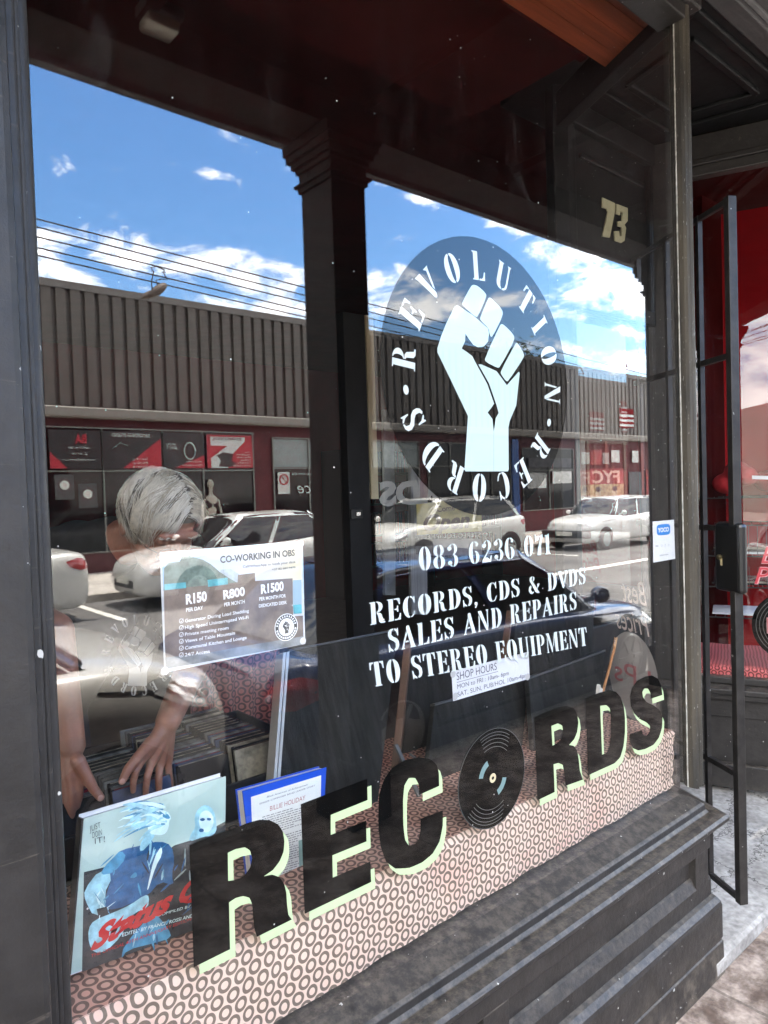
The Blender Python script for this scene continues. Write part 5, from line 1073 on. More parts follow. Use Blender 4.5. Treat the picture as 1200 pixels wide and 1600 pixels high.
def hand(wr, knuckles, fingers, thumb, pr=.021):
    c_ = sum((Vector(k) for k in knuckles), Vector())/len(knuckles)
    for k in knuckles: capsule(B, wr.lerp(k, .12), k, pr*1.0, pr*.62, 12)
    for f_ in fingers:
        rs = (.0105, .0092, .0085, .0072)
        for i in range(len(f_)-1): capsule(B, f_[i], f_[i+1], rs[i], rs[i+1], 10)
    rs = (.016, .0125, .0115, .0095)
    for i in range(len(thumb)-1): capsule(B, thumb[i], thumb[i+1], rs[i], rs[i+1], 10)
P_ = lambda x, y, Y_: onY(x, y, Y_)
# right-hand side hand: thumb to the lower left, fingers into the discs
kn = [P_(222, 1185, .475), P_(236, 1192, .485), P_(250, 1194, .50), P_(262, 1190, .515)]
hand(wrR, kn, [[kn[0], P_(212, 1206, .46), P_(208, 1222, .462), P_(208, 1236, .47)], [kn[1], P_(230, 1214, .47), P_(228, 1232, .475), P_(228, 1246, .485)], [kn[2], P_(248, 1216, .485), P_(248, 1234, .49), P_(247, 1248, .50)], [kn[3], P_(264, 1210, .51), P_(266, 1224, .515), P_(265, 1236, .52)]],
     [P_(236, 1160, .485), P_(216, 1182, .462), P_(200, 1202, .452), P_(191, 1220, .448)])
kn2 = [P_(124, 1208, .49), P_(112, 1216, .495), P_(103, 1222, .51), P_(96, 1224, .525)]
hand(wrL, kn2, [[kn2[0], P_(126, 1228, .485), P_(124, 1246, .49), P_(121, 1260, .50)], [kn2[1], P_(113, 1240, .49), P_(113, 1262, .495), P_(112, 1280, .505)], [kn2[2], P_(104, 1246, .505), P_(105, 1268, .51), P_(106, 1284, .515)], [kn2[3], P_(97, 1242, .52), P_(99, 1258, .525), P_(100, 1270, .53)]],
     [P_(122, 1188, .485), P_(136, 1212, .472), P_(146, 1232, .466), P_(157, 1246, .462)], .020)
me = remeshed(B, 'body', skin, man, .0035, 5); body_o = link('body', me, man)
nail = mat('fingernail', (.55, .30, .23), .25)
for (x, y, Y_) in ((191, 1221, .4395), (157, 1247, .4535)):
    q = MB(); q.ball(P_(x, y, Y_), .0068, (1, .35, 1), 12, 8); q.build('fingernail', nail, man)
# t-shirt
B2 = MB(); capsule(B2, PE+Vector((0, 0, -.03)), NK+Vector((0, .05, -.13)), .172, .168, 28); capsule(B2, SH_L+Vector((0, .01, .0)), SH_R+Vector((0, .01, .0)), .095, .095, 24); capsule(B2, NK+Vector((-.01, .10, -.02)), NK+Vector((.0, .0, .02)), .092, .082, 24); capsule(B2, SH_L+Vector((0, .05, .01)), NK+Vector((0, .05, 0)), .09, .09, 24)
capsule(B2, SH_R, SH_R.lerp(elR, .62), .078, .068, 20); capsule(B2, SH_L, SH_L.lerp(elL, .62), .078, .068, 20)
B2.ball(NK+Vector((0, .05, -.05)), .11, (1.1, 1, .8), 20, 14); capsule(B2, NK, NK.lerp(H(0, -.02, -.06), .52), .088, .078, 24)
capsule(B2, Vector((.48, .93, 1.25)), Vector((.74, .93, 1.22)), .115, .11, 24)
me = remeshed(B2, 'tshirt', shirt, man, .008, 8)
for v in me.vertices:
    n_ = noise.noise(Vector(v.co)*9)*.010+noise.noise(Vector((v.co.x*22, v.co.y*22, v.co.z*7)))*.006; v.co += Vector((0, -1, 0))*n_
bvh = BVHTree.FromPolygons([v.co.copy() for v in me.vertices], [tuple(p.vertices) for p in me.polygons])
tshirt = link('tshirt', me, man); 
def on_shirt(px, py, lift=.004):
    d = ray(px, py).normalized(); h = bvh.ray_cast(CAM, d, 5)
    return (h[0]-d*lift) if h[0] else CAM+d*2.2
tl = mat('shirt_print', (.50, .48, .44), .8)
def shirt_px(x, z):  # logo plane to pixels: centre (215,1020)
    return 215+x*62, 1024-z*70
def shirt_poly(pts): 
    vs = [on_shirt(*shirt_px(*p_)) for p_ in pts]; q = MB(); q.add(vs, [tuple(range(len(vs)))]); q.build('shirt_print', tl, tshirt, fix=False)
for lp in FS:
    shirt_poly([((onY(*p_, FY).x-dc.x)/.334, (onY(*p_, FY).z-dc.z)/.334) for p_ in lp])
for c, px, py in ring:
    if c == '.': continue
    q0 = onY(px, py, FY); a = math.atan2(q0.z-dc.z, q0.x-dc.x)
    for p_ in G[c][1]:
        w_ = G[c][0]*.22
        shirt_poly([(cos(a)*(.69+.22*v)+sin(a)*(u/G[c][0]-.5)*w_, sin(a)*(.69+.22*v)-cos(a)*(u/G[c][0]-.5)*w_) for u, v in p_])
# trousers
B3 = MB()
for s_ in (-.09, .09): capsule(B3, PE+Vector((s_, 0, -.02)), Vector((.52+s_*1.3, 1.08, .56)), .112, .082, 20); capsule(B3, Vector((.52+s_*1.3, 1.08, .56)), Vector((.52+s_*1.4, 1.16, .20)), .08, .07, 20)
link('trousers', remeshed(B3, 'trousers', mat('dark_trousers', (.02, .022, .03), .9), man, .01, 6), man)
B4 = MB()
for s_ in (-.09, .09): capsule(B4, Vector((.52+s_*1.4, 1.17, .145)), Vector((.52+s_*1.4, .99, .135)), .045, .04, 14)
B4.build('shoes', shelf_m, man, smooth=True)
# hair: cap and many strands
Hh = MB()
def capfn(th, ph): return Vector((sin(th)*cos(ph)*.084, sin(th)*sin(ph)*.100-.012, cos(th)*.094+.026))
rnd = random.Random(11); cap_ = MB(); rws = []
for i in range(15):
    th = i/14*1.55; r_ = []
    for j in range(33):
        ph = 2*pi*j/32; back = .5-.5*sin(ph); v = capfn(th*(.74+.46*back), ph)*1.03; r_.append(tuple(H(v.x, v.y, v.z)))
    rws.append(r_)
cap_.grid(rws); cap_.build('hair_base', mat('hair_under', (.10, .08, .06), .9), man, smooth=True)
EL = Vector((.084, .100, .094))
for L in range(330):
    ph0 = rnd.uniform(0, 2*pi); back = .5-.5*sin(ph0); th0 = (rnd.random()**.6)*1.5*(.62+.50*back)
    root = capfn(th0, ph0); sgn = 1 if root.x > -.018 else -1
    dir0 = Vector((sgn*(.9+rnd.uniform(0, .4)), .55+rnd.uniform(-.2, .3) if sgn > 0 else .25+rnd.uniform(-.3, .3), -.25)); Lh = rnd.uniform(.07, .125); lift0 = rnd.uniform(.001, .009); flare = rnd.uniform(.0, .018)*(1.8 if sgn < 0 else 1)
    wav = rnd.uniform(-.5, .5); n_ = 9; Hh.cm = rnd.choice([0, 0, 1, 0, 2, 3, 3, 0, 1])
    for s_ in range(15):
        p = root+Vector((rnd.gauss(0, .005), rnd.gauss(0, .005), rnd.gauss(0, .003))); dirc = dir0+Vector((rnd.gauss(0, .07), rnd.gauss(0, .07), rnd.gauss(0, .04))); pts = []; rs = []; ll = Lh*rnd.uniform(.8, 1.08); of = rnd.uniform(0, .004)
        for i in range(n_):
            t_ = i/(n_-1); q_ = Vector((p.x, p.y+.012, p.z-.026)); f_ = sqrt(sum((q_[k]/EL[k])**2 for k in range(3))); q_ /= f_; nrm = Vector((q_.x/EL.x**2, q_.y/EL.y**2, q_.z/EL.z**2)).normalized()
            off = .002+of+lift0*sin(pi*min(1, t_*1.1))+flare*max(0, t_-.55)**1.5*2.2
            w_ = Vector((q_.x, q_.y-.012, q_.z+.026))+nrm*off; pts.append(H(w_.x, w_.y, w_.z)); rs.append(.00095*(1-.8*t_))
            tang = dirc-nrm*dirc.dot(nrm); tang.normalize(); side = nrm.cross(tang); p = Vector((q_.x, q_.y-.012, q_.z+.026))+(tang+side*wav*sin(t_*4))*(ll/(n_-1)); dirc += Vector((0, .05, -.16))
        e_ = pts[-1]-HC
        if e_.dot(fw) > .070 and e_.dot(up) < .045: 
            keep = [k for k, q in enumerate(pts) if not ((q-HC).dot(fw) > .070 and (q-HC).dot(up) < .045)]
            if len(keep) < 4: continue
            pts = pts[:len(keep)]; rs = [.00095*(1-.8*k/(len(pts)-1)) for k in range(len(pts))]
        Hh.tube(pts, rs, 3, cap=False)
ho = Hh.build('hair', hairs, man, fix=False, smooth=False); ho.data.polygons.foreach_set('use_smooth', [True]*len(ho.data.polygons))
# eyebrows, glasses, moustache stubble
q = MB()
for k in range(70):
    sx_ = rnd.choice((-1, 1)); x_ = rnd.uniform(.014, .05); a_ = H(sx_*x_, .094-(x_-.02)*.25, .034+rnd.uniform(-.003, .003)-abs(x_-.03)*.1); q.tube([a_, a_+rt*sx_*.008+fw*.004+up*-.001], [.0007, .0002], 4, cap=False)
q.build('eyebrows', hairm, man)
gl_ = MB()
def lens(sx_):
    return [H(sx_*(.034)+.024*cos(t_*2*pi/20)*(1+.12*abs(sin(2*t_*2*pi/20))), .112-.14*abs(sx_*.034+.024*cos(t_*2*pi/20))*0-.01*0, .002+.016*sin(t_*2*pi/20)*(1+.12*abs(sin(2*t_*2*pi/20)))) for t_ in range(21)]
for sx_ in (1, -1): gl_.tube(lens(sx_), .0011, 6); gl_.tube([H(sx_*.059, .110, .008), H(sx_*.078, .09, .008), H(sx_*.084, .02, .004), H(sx_*.085, -.01, -.006)], .0011, 6)
gl_.tube([H(-.010, .112, .004), H(0, .116, .007), H(.010, .112, .004)], .0011, 6); gl_.build('glasses', mat('glasses_wire', (.10, .085, .07), .25, metal=.7), man, smooth=True)

# ================================================================ across the street
BY = -14.85
bd = thing('street_building', 'long low building across the road with brown ribbed cladding over red shopfronts', 'building', (18, -15, 0))
clad = mat('ribbed_brown_cladding', (.072, .060, .050), .55, var=.12, vs=.6, bump=.1)
clad2 = mat('ribbed_grey_cladding', (.082, .070, .060), .5, var=.15, vs=.6)
XA, XB, XM = -22.0, 60.0, 21.8
def corrug(x0, x1, z0, z1, pitch, m, name):
    q = MB(); pts = []; x_ = x0
    while x_ < x1:
        for dx_, dy_ in ((0, 0), (.62*pitch, 0), (.66*pitch, -.085), (.92*pitch, -.085), (.96*pitch, 0)): pts.append((x_+dx_, BY+dy_))
        x_ += pitch
    rows = [[(x, y, z) for x, y in pts] for z in (z0, z1)]; q.grid(rows); return q.build(name, m, bd)
corrug(XA, XM, 3.62, 6.16, .30, clad, 'cladding'); corrug(XM, XB, 3.62, 6.05, .30, clad2, 'cladding')
q = MB(); q.box(XA, XM, BY-.25, BY+.02, 6.16, 6.32); q.box(XM+.002, XB, BY-.25, BY+.02, 6.06, 6.20)
q.build('parapet_cap', mat('parapet_flashing', (.10, .088, .078), .45, var=.2), bd)
q = MB(); q.extrude_x([(BY+.14, 3.40), (BY+.17, 3.44), (BY+.17, 3.60), (BY+.12, 3.63), (BY-.1, 3.63), (BY-.1, 3.40)], XA, XB); q.build('fascia_band', mat('concrete_fascia', (.17, .155, .135), .7, var=.15), bd)
q = MB(); q.box(XA, XB, BY-3.5, BY-.11, 0, 3.6); q.box(XA, XB, BY-3.5, BY-.3, 3.6, 6.0); q.build('wall', mat('shopfront_red', (.060, .005, .007), .7, var=.2, vs=2), bd)
dkwin = mat('dark_shop_window', (.004, .0045, .005), .06, spec=.3)
tint = mat('frosted_transom', (.17, .195, .19), .3, var=.15)
def wpt(px, py): v = onY(px, py, -BY); return v.x, v.z
def wrect(px0, px1, py0, py1, m, name, y0=.0, th=.03, pyr=None):
    x0, z0 = wpt(px0, py0); x1, _ = wpt(px1, py0); _, z1 = wpt(px0, py1); q = MB(); q.box(x0, x1, BY-.1+y0, BY-.1+y0+th, min(z0, z1), max(z0, z1)); return q.build(name, m, bd), (x0, x1, min(z0, z1), max(z0, z1))
frm = mat('window_alloy_frame', (.14, .14, .125), .4, metal=.3)
def window(x0, x1, z0, z1, mull=(), trans=None, m=dkwin, trm=None):
    q = MB(); q.box(x0, x1, BY-.095, BY-.085, z0, z1); w = q.build('window', m, bd)
    q = MB(); t_ = .035
    for a in [x0, x1]+[x0+(x1-x0)*k for k in mull]: q.box(a-t_/2, a+t_/2, BY-.0845, BY-.04, z0, z1)
    for z_ in [z0, z1]+([trans] if trans else []): q.box(x0-.03, x1+.03, BY-.0395, BY-.034, z_-t_/2, z_+t_/2)
    q.build('frame', frm, w)
    if trm and trans: q = MB(); q.box(x0+.02, x1-.02, BY-.0843, BY-.075, trans+.03, z1-.03); q.build('transom_glass', trm, w)
    return w
w1 = window(4.35, 9.35, .45, 3.20, (.24, .52, .72), 2.25)
w2 = window(9.95, 12.2, .35, 3.10, (.5,), 2.30, trm=tint)
w2b = window(12.25, 15.2, .35, 3.10, (.5,), 2.30, trm=tint)
for a, b in ((-1, 3.9), (-7, -1.5), (-14, -8)): window(a, b, .45, 3.2, (.33, .66), 2.3)
w3 = window(15.6, 19.6, .30, 3.1, (.25, .5, .75), 2.35); 
w4 = window(20.3, 23.4, .75, 3.0, (.5,), 2.2)
for a, b in ((32, 37), (38, 44), (46, 54)): window(a, b, .45, 3.1, (.33, .66), 2.2)
q = MB(); q.box(19.7, 20.05, BY-.0995, BY-.02, .02, 3.3); q.build('door_jamb', mat('jamb_blue', (.03, .08, .25), .5), bd)
q = MB(); q.box(23.6, 24.2, BY-.0995, BY-.05, .0, 3.35); q.build('grey_pier', mat('pier_grey', (.16, .16, .15), .7), bd)
pierm = mat('pier_orange_red', (.16, .025, .018), .6, var=.3)
for x_ in (24.3, 25.6, 27.0, 28.4, 29.8, 31.2): q = MB(); q.box(x_, x_+.18, BY-.0995, BY-.05, .0, 3.35); q.build('timber_post', (woodb, pierm, redwall)[int(x_) % 3], bd)
# sign panels of the music shop (writing reads the right way round on the building itself)
sg = mat('sign_black', (.008, .008, .008), .4); sr = mat('sign_red', (.30, .01, .02), .45); sw = mat('sign_white', (.45, .45, .43), .5)
def sign_rect(x0, x1, z0, z1, label):
    o = thing('shop_sign', label, 'sign', (x0, BY, z0)); q = MB(); q.box(x0, x1, BY-.03, BY-.015, z0, z1); q.build('panel', sg, o); return o
def stx(o, s, x0, x1, z, h, m, **k):      # seen from our side the wall faces +y: text runs toward -x
    txt('sign_text', s, (x1, BY-.008, z), (x0-x1, 0, 0), (0, 0, h), m, o, **k)
def tri(o, pts, m, dy=-.0125): q = MB(); q.slab([(x, BY+dy, z) for x, z in pts], (0, .002, 0)); q.build('sign_shape', m, o)
s1 = sign_rect(4.42, 5.50, 2.30, 3.14, 'leftmost black shop sign across the road, small white lines and a red corner')
stx(s1, 'RA', 4.95, 5.2, 2.86, .19, sr, bold=.06); stx(s1, 'Latest Music Gear', 4.8, 5.25, 2.74, .05, sw); stx(s1, '011 477 1370', 4.88, 5.2, 2.60, .05, sw); stx(s1, 'www.thoughtdimension.com', 4.68, 5.38, 2.48, .045, sw); tri(s1, [(4.43, 2.31), (4.78, 2.31), (4.43, 2.66)], sr)
s2 = sign_rect(5.54, 6.90, 2.30, 3.14, 'black shop sign with recording studio heading and a rising red wedge')
stx(s2, 'RECORDING STUDIO', 5.75, 6.62, 3.02, .08, sw, bold=.02); tri(s2, [(5.98, 2.31), (6.88, 2.31), (6.88, 3.0)], sr); stx(s2, 'Recording', 6.2, 6.55, 2.50, .05, sw); stx(s2, 'Mixing', 6.2, 6.55, 2.41, .05, sw); stx(s2, 'Mastering', 6.2, 6.55, 2.33, .05, sw)
q = MB(); q.bar((5.75, BY-.01, 2.75), (5.95, BY-.01, 2.9), .05, .01); q.bar((5.93, BY-.01, 2.88), (6.1, BY-.01, 2.82), .02, .01); q.build('sign_shape', steel, s2)
s3 = sign_rect(6.94, 7.98, 2.30, 3.14, 'black shop sign with headphones ring picture and red wedge')
q = MB(); q.tube([(7.6+.14*cos(a_*pi/8), BY-.008, 2.72+.2*sin(a_*pi/8)) for a_ in range(17)], .018, 6); q.build('sign_shape', steel, s3); tri(s3, [(7.2, 2.31), (7.97, 2.31), (7.97, 2.62)], sr); stx(s3, 'DRUMS', 7.02, 7.25, 2.84, .06, sw); stx(s3, 'EFFECTS', 7.02, 7.28, 2.76, .06, sw); stx(s3, 'Accessories', 7.5, 7.9, 2.45, .05, sw); stx(s3, 'Music Lessons', 7.4, 7.9, 2.36, .05, sw)
s4 = sign_rect(8.04, 9.32, 2.30, 3.14, 'red shop sign with one large white zigzag shape and a black camera figure')
q = MB(); q.box(8.05, 9.31, BY-.0148, BY-.012, 2.31, 3.13); q.build('sign_shape', sr, s4); tri(s4, [(8.15, 3.08), (9.1, 3.08), (9.1, 2.98), (8.62, 2.55), (8.62, 2.31), (8.15, 2.31), (8.15, 2.55), (8.60, 2.86), (8.15, 2.86)], sw, -.0119); tri(s4, [(8.3, 2.62), (8.5, 2.7), (8.75, 2.66), (8.7, 2.5), (8.85, 2.42), (8.7, 2.34), (8.35, 2.34), (8.42, 2.5)], sg, -.0096)
stx(s4, 'EQUIPMENT RENTAL', 8.2, 9.0, 3.0, .07, sg, bold=.02)
for k, s_ in enumerate(('Amps', 'Microphones', 'Mixer desks', 'Lighting', 'Cabling & Accessories', 'Smoke machines')): stx(s4, s_, 9.24-.05*len(s_)*.7, 9.24, 2.70-k*.07, .045, sw)
s5 = thing('window_lettering', 'white script writing and a round notice on the window across the road', 'lettering', (11, BY, 2))
txt('script_word', 'Place', (11.7, BY-.03, 1.62), (-1.05, 0, 0), (0, 0, .33), sw, s5, shear=.35, bold=.0); txt('small_line', 'thelivingplace.co.za', (12.1, BY-.03, 2.12), (-1.6, 0, 0), (0, 0, .08), sw, s5)
q = MB(); q.box(10.05, 10.42, BY-.033, BY-.028, 1.62, 2.2); q.build('notice', sw, s5); q = MB(); q.tube([(10.235+.13*cos(a_*pi/8), BY-.02, 2.0+.13*sin(a_*pi/8)) for a_ in range(17)], .02, 6); q.bar((10.15, BY-.02, 2.09), (10.32, BY-.02, 1.91), .03, .01); q.build('notice_ring', sr, s5)
# display things behind the far windows: mannequin, framed discs, stools of stock
mq = thing('mannequin', 'pale shop mannequin standing in the window across the road', 'mannequin', (8.1, BY+.1, 0))
Bm = MB(); mx_, my_ = 8.1, BY-.02+.02
Bm.ball((mx_, my_, 1.92), .10, (.85, .9, 1.15)); capsule(Bm, (mx_, my_, 1.62), (mx_, my_, 1.82), .05, .045); capsule(Bm, (mx_-.02, my_, 1.15), (mx_, my_, 1.5), .13, .16)
for s_ in (-1, 1): capsule(Bm, (mx_+s_*.1, my_, 1.0), (mx_+s_*.14, my_, .55), .08, .055); capsule(Bm, (mx_+s_*.14, my_, .55), (mx_+s_*.16, my_, .12), .05, .035); capsule(Bm, (mx_+s_*.18, my_, 1.5), (mx_+s_*.26, my_, 1.2), .05, .04); capsule(Bm, (mx_+s_*.26, my_, 1.2), (mx_+s_*.22, my_+.1, .98), .04, .03)
capsule(Bm, (mx_-.1, my_, .06), (mx_+.1, my_, .06), .05, .05)
me = remeshed(Bm, 'figure', mat('mannequin_plaster', (.33, .29, .24), .5), mq, .02, 4); mo = link('figure', me, mq)
q = MB(); q.ball((mx_, my_, 1.42), .19, (1, .8, 1.2)); q.build('dark_top', shirt, mq, smooth=True)
for k, (x_, z_) in enumerate(((4.72, 1.92), (5.2, 1.72))):
    o = thing('framed_disc', ('upper' if k == 0 else 'lower')+' framed silver disc in the dark window across the road', 'framed disc', (x_, BY, z_), 'framed silver discs'); q = MB(); q.box(x_-.2, x_+.2, BY-.083, BY-.075, z_-.28, z_+.26); q.build('frame_board', mat('frame_board%d' % k, (.05, .05, .05), .4), o); q = MB(); q.lathe([(.1, 0), (.1, .004), (0, .004)], (x_, BY-.0745, z_+.03), (0, 1, 0), 20); q.build('disc', mat('silver_disc%d' % k, (.5, .48, .44), .35), o)
# posters and boards further along
pm_ = [mat('poster_red', (.20, .025, .025), .6, var=.5, vs=5), mat('poster_tan', (.28, .18, .10), .6, var=.6, vs=6), mat('poster_white_panel', (.42, .42, .40), .6, var=.3, vs=9), mat('poster_dark', (.05, .05, .055), .6, var=.5, vs=5)]
fr_ = thing('portrait_poster', 'red and tan window poster with two faces and large pink letters across the road', 'poster', (25, BY, 1.6)); q = MB(); q.box(24.45, 26.9, BY-.04, BY-.03, .8, 2.25); q.build('sheet', pm_[1], fr_)
q = MB(); q.box(24.45, 26.9, BY-.0298, BY-.027, 1.62, 2.25); q.build('sheet', pm_[0], fr_)
txt('poster_text', 'FYC', (26.6, BY-.024, 1.68), (-2.0, 0, 0), (0, 0, .50), mat('poster_pink', (.55, .30, .25), .6), fr_, bold=.03)
for x_ in (25.0, 26.2):
    q = MB(); q.ball((x_, BY-.03, 1.25), .22, (.8, .05, 1.1)); q.build('face', mat('face_print', (.40, .30, .22), .6, var=.5, vs=9), fr_); q = MB(); q.ball((x_, BY-.018, 1.42), .17, (1, .05, .6)); q.ball((x_-.06, BY-.017, 1.28), .03, (1, .1, .5)); q.ball((x_+.06, BY-.017, 1.28), .03, (1, .1, .5)); q.ball((x_, BY-.017, 1.12), .04, (1.2, .1, .4)); q.build('face_dark', pm_[3], fr_)
vs_ = [(20.5, 21.6, 1.55, 2.1, 2, 'white price sheet with dark pictures in the window past the blue jamb'), (22.0, 23.2, 1.7, 2.15, 2, 'pale sheet beside the price sheet in the same window'), (20.6, 23.2, 2.3, 2.65, 3, 'dark banner above the price sheets'), (24.5, 25.3, 2.4, 3.0, 0, 'small red panel under the fascia above the portrait poster'), (27.3, 28.3, 1.0, 2.1, 3, 'dark notice board right of the portrait poster'), (28.7, 29.6, 1.1, 2.2, 0, 'red notice board beyond the dark one'), (26.0, 26.6, 2.5, 3.0, 2, 'white box sign hanging over the portrait poster'), (27.6, 28.1, 2.5, 3.0, 2, 'white box sign over the dark notice board'), (29.9, 30.8, .8, 2.3, 1, 'tan poster at the far right end of the mirrored street')]
for k, (a_, b_, c_, d_, mi, lab) in enumerate(vs_):
    q = MB(); q.box(a_, b_, BY-.03-(.003 if k == 3 else 0), BY-.012, c_, d_); tag(q.build('window_poster', pm_[mi]), lab, 'poster')
# flag-like louvre stripes on the cladding
for k, (x_, lab, zt) in enumerate(((26.6, 'left striped sign panel on the grey cladding', 4.75), (29.1, 'right striped sign panel on the grey cladding', 5.35))):
    o = thing('striped_panel', lab, 'striped sign', (x_, BY, 4), 'striped panels on the cladding'); q = MB(); q.cm = 0; q.box(x_, x_+1.1, BY+.005, BY+.03, 3.95, zt)
    q.build('panel', redwall, o); q = MB(); n_ = int((zt-4.0)/.2)
    for j in range(n_): q.box(x_, x_+1.1, BY+.0302, BY+.036, 4.0+j*.2, 4.1+j*.2)
    q.build('white_stripes', sw, o)
q = MB(); q.box(-70, -22.5, -22, -14.9, 0, 5.2); tag(q.build('pale_building', mat('plaster_pale', (.45, .42, .36), .7, var=.15, vs=.5)), 'pale plastered building further down the street to the left', 'building')
q = MB(); q.box(60.5, 110, -22, -14.9, 0, 6.6); tag(q.build('plaster_building', mat('plaster_tan', (.38, .33, .27), .7, var=.15, vs=.5)), 'tan plastered building at the far right end of the street', 'building')

# ---- overhead wires, shoes, bracket
def wire(Lp, Rp, k):
    Y_ = 9.6; a = onY(*Lp, Y_); b = onY(*Rp, Y_); d = (b-a)/(b.x-a.x); pts = []
    for i in range(60):
        x_ = -25+i*1.6; p = a+d*(x_-a.x); pts.append((p.x, -p.y, p.z-0.0*x_))
    q = MB(); q.tube(pts, .0105, 5); return q
wl = ('topmost', 'second', 'third', 'fourth', 'lowest')
for k, (L_, R_) in enumerate((((62, 343), (473, 448)), ((64, 356), (475, 461)), ((63, 371), (475, 472)), ((64, 388), (476, 485)), ((64, 400), (476, 495)))):
    tag(wire(L_, R_, k).build('overhead_wire', mat('wire_black%d' % k, (.02, .02, .02), .5)), wl[k]+' overhead wire above the roof line across the road', 'wire', 'overhead wires along the street')
sh = thing('hanging_shoes', 'pair of old shoes dangling by their laces from the wires', 'shoes', (4.6, -9.6, 4.6)); q = MB()
pp = [onY(x, y, 9.6) for x, y in ((238, 458), (237, 440), (240, 425), (236, 418), (244, 416), (256, 421), (259, 426), (254, 424), (262, 437), (252, 436), (244, 438), (246, 446))]
pp = [(p.x, -p.y, p.z) for p in pp]; q.tube(pp, .010, 5); q.build('laces', shelf_m, sh)
q = MB(); p = onY(243, 452, 9.6); q.ball((p.x+.05, -p.y, p.z), .16, (1.1, .5, .45), rot=Matrix.Rotation(-.7, 3, 'Y')); p = onY(236, 459, 9.6); q.ball((p.x, -p.y-.05, p.z), .14, (1.1, .5, .4), rot=Matrix.Rotation(-.5, 3, 'Y')); q.build('shoes', mat('old_shoe_leather', (.12, .09, .07), .6), sh, smooth=True)
q = MB(); pp = [onY(x, y, 9.6) for x, y in ((974, 559), (968, 572), (980, 573), (974, 559))]; q.tube([(p.x, -p.y, p.z) for p in pp], .02, 5); tag(q.build('wire_spacer', shelf_m), 'triangular spacer on the overhead wires', 'bracket')
# ---- tree peeping over the roof
def leaf_tree(cx, cy, z0, z1, r_, label, n_=2600, seed=4):
    o = thing('street_tree', label, 'tree', (cx, cy, -.5)); rnd = random.Random(seed); q = MB()
    q.tube([(cx, cy, -.5), (cx+.1, cy, z0*.5), (cx, cy+.1, z0)], [.22, .17, .12], 8); tips = []
    for k in range(9):
        a = 2*pi*k/9+rnd.uniform(-.3, .3); e = Vector((cx+cos(a)*r_*.7, cy+sin(a)*r_*.7, rnd.uniform(z0+.4, z1))); m1 = Vector((cx, cy, z0)).lerp(e, .5)+Vector((0, 0, .2)); q.tube([(cx, cy, z0-.1), m1, e], [.08, .04, .015], 6); tips += [m1, e]
    q.build('trunk', woodb, o); q = MB()
    for k in range(n_):
        t_ = rnd.choice(tips)+Vector((rnd.gauss(0, .38), rnd.gauss(0, .38), rnd.gauss(0, .30))); s_ = rnd.uniform(.05, .12); a = Vector((rnd.gauss(0, 1), rnd.gauss(0, 1), rnd.gauss(0, 1))).normalized(); b = a.orthogonal().normalized(); q.add([t_-a*s_, t_+b*s_*.5, t_+a*s_, t_-b*s_*.5], [(0, 1, 2, 3)])
    q.build('crown', mat('foliage', (.06, .085, .035), .6, var=.6, vs=3), o, fix=False)
t0 = onY(800, 545, 19); leaf_tree(t0.x, -19.2, 5.9, 7.7, 1.5, 'leafy tree top showing above the roof behind the fist emblem')
# ================================================================ cars
def crm(P, t):   # Catmull-Rom through list of tuples, t in [0, n-1]
    n = len(P); i = min(int(t), n-2); u = t-i; p1, p2 = P[i], P[i+1]; p0 = P[i-1] if i > 0 else p1; p3 = P[i+2] if i+2 < n else p2
    return tuple(.5*((2*b)+(-a+c)*u+(2*a-5*b+4*c-d)*u*u+(-a+3*b-3*c+d)*u**3) for a, b, c, d in zip(p0, p1, p2, p3))
def loft(stations, sub=6, secsub=3, close=True):
    """stations: list of half sections; each a list of (x, y, z) with y from 0 outward at the bottom to 0 at the top"""
    m_ = len(stations[0]); dense = []
    for s_ in stations:
        dense.append([crm(s_, k/secsub) for k in range((m_-1)*secsub+1)])
    mm = len(dense[0]); rows = []; n = len(dense)
    for k in range((n-1)*sub+1):
        t_ = k/sub; rows.append([crm([d[j] for d in dense], t_) for j in range(mm)])
    full = [r_+[(p[0], -p[1], p[2]) for p in reversed(r_[1:-1] if abs(r_[0][1]) < 1e-6 and abs(r_[-1][1]) < 1e-6 else r_)] for r_ in rows]
    return full
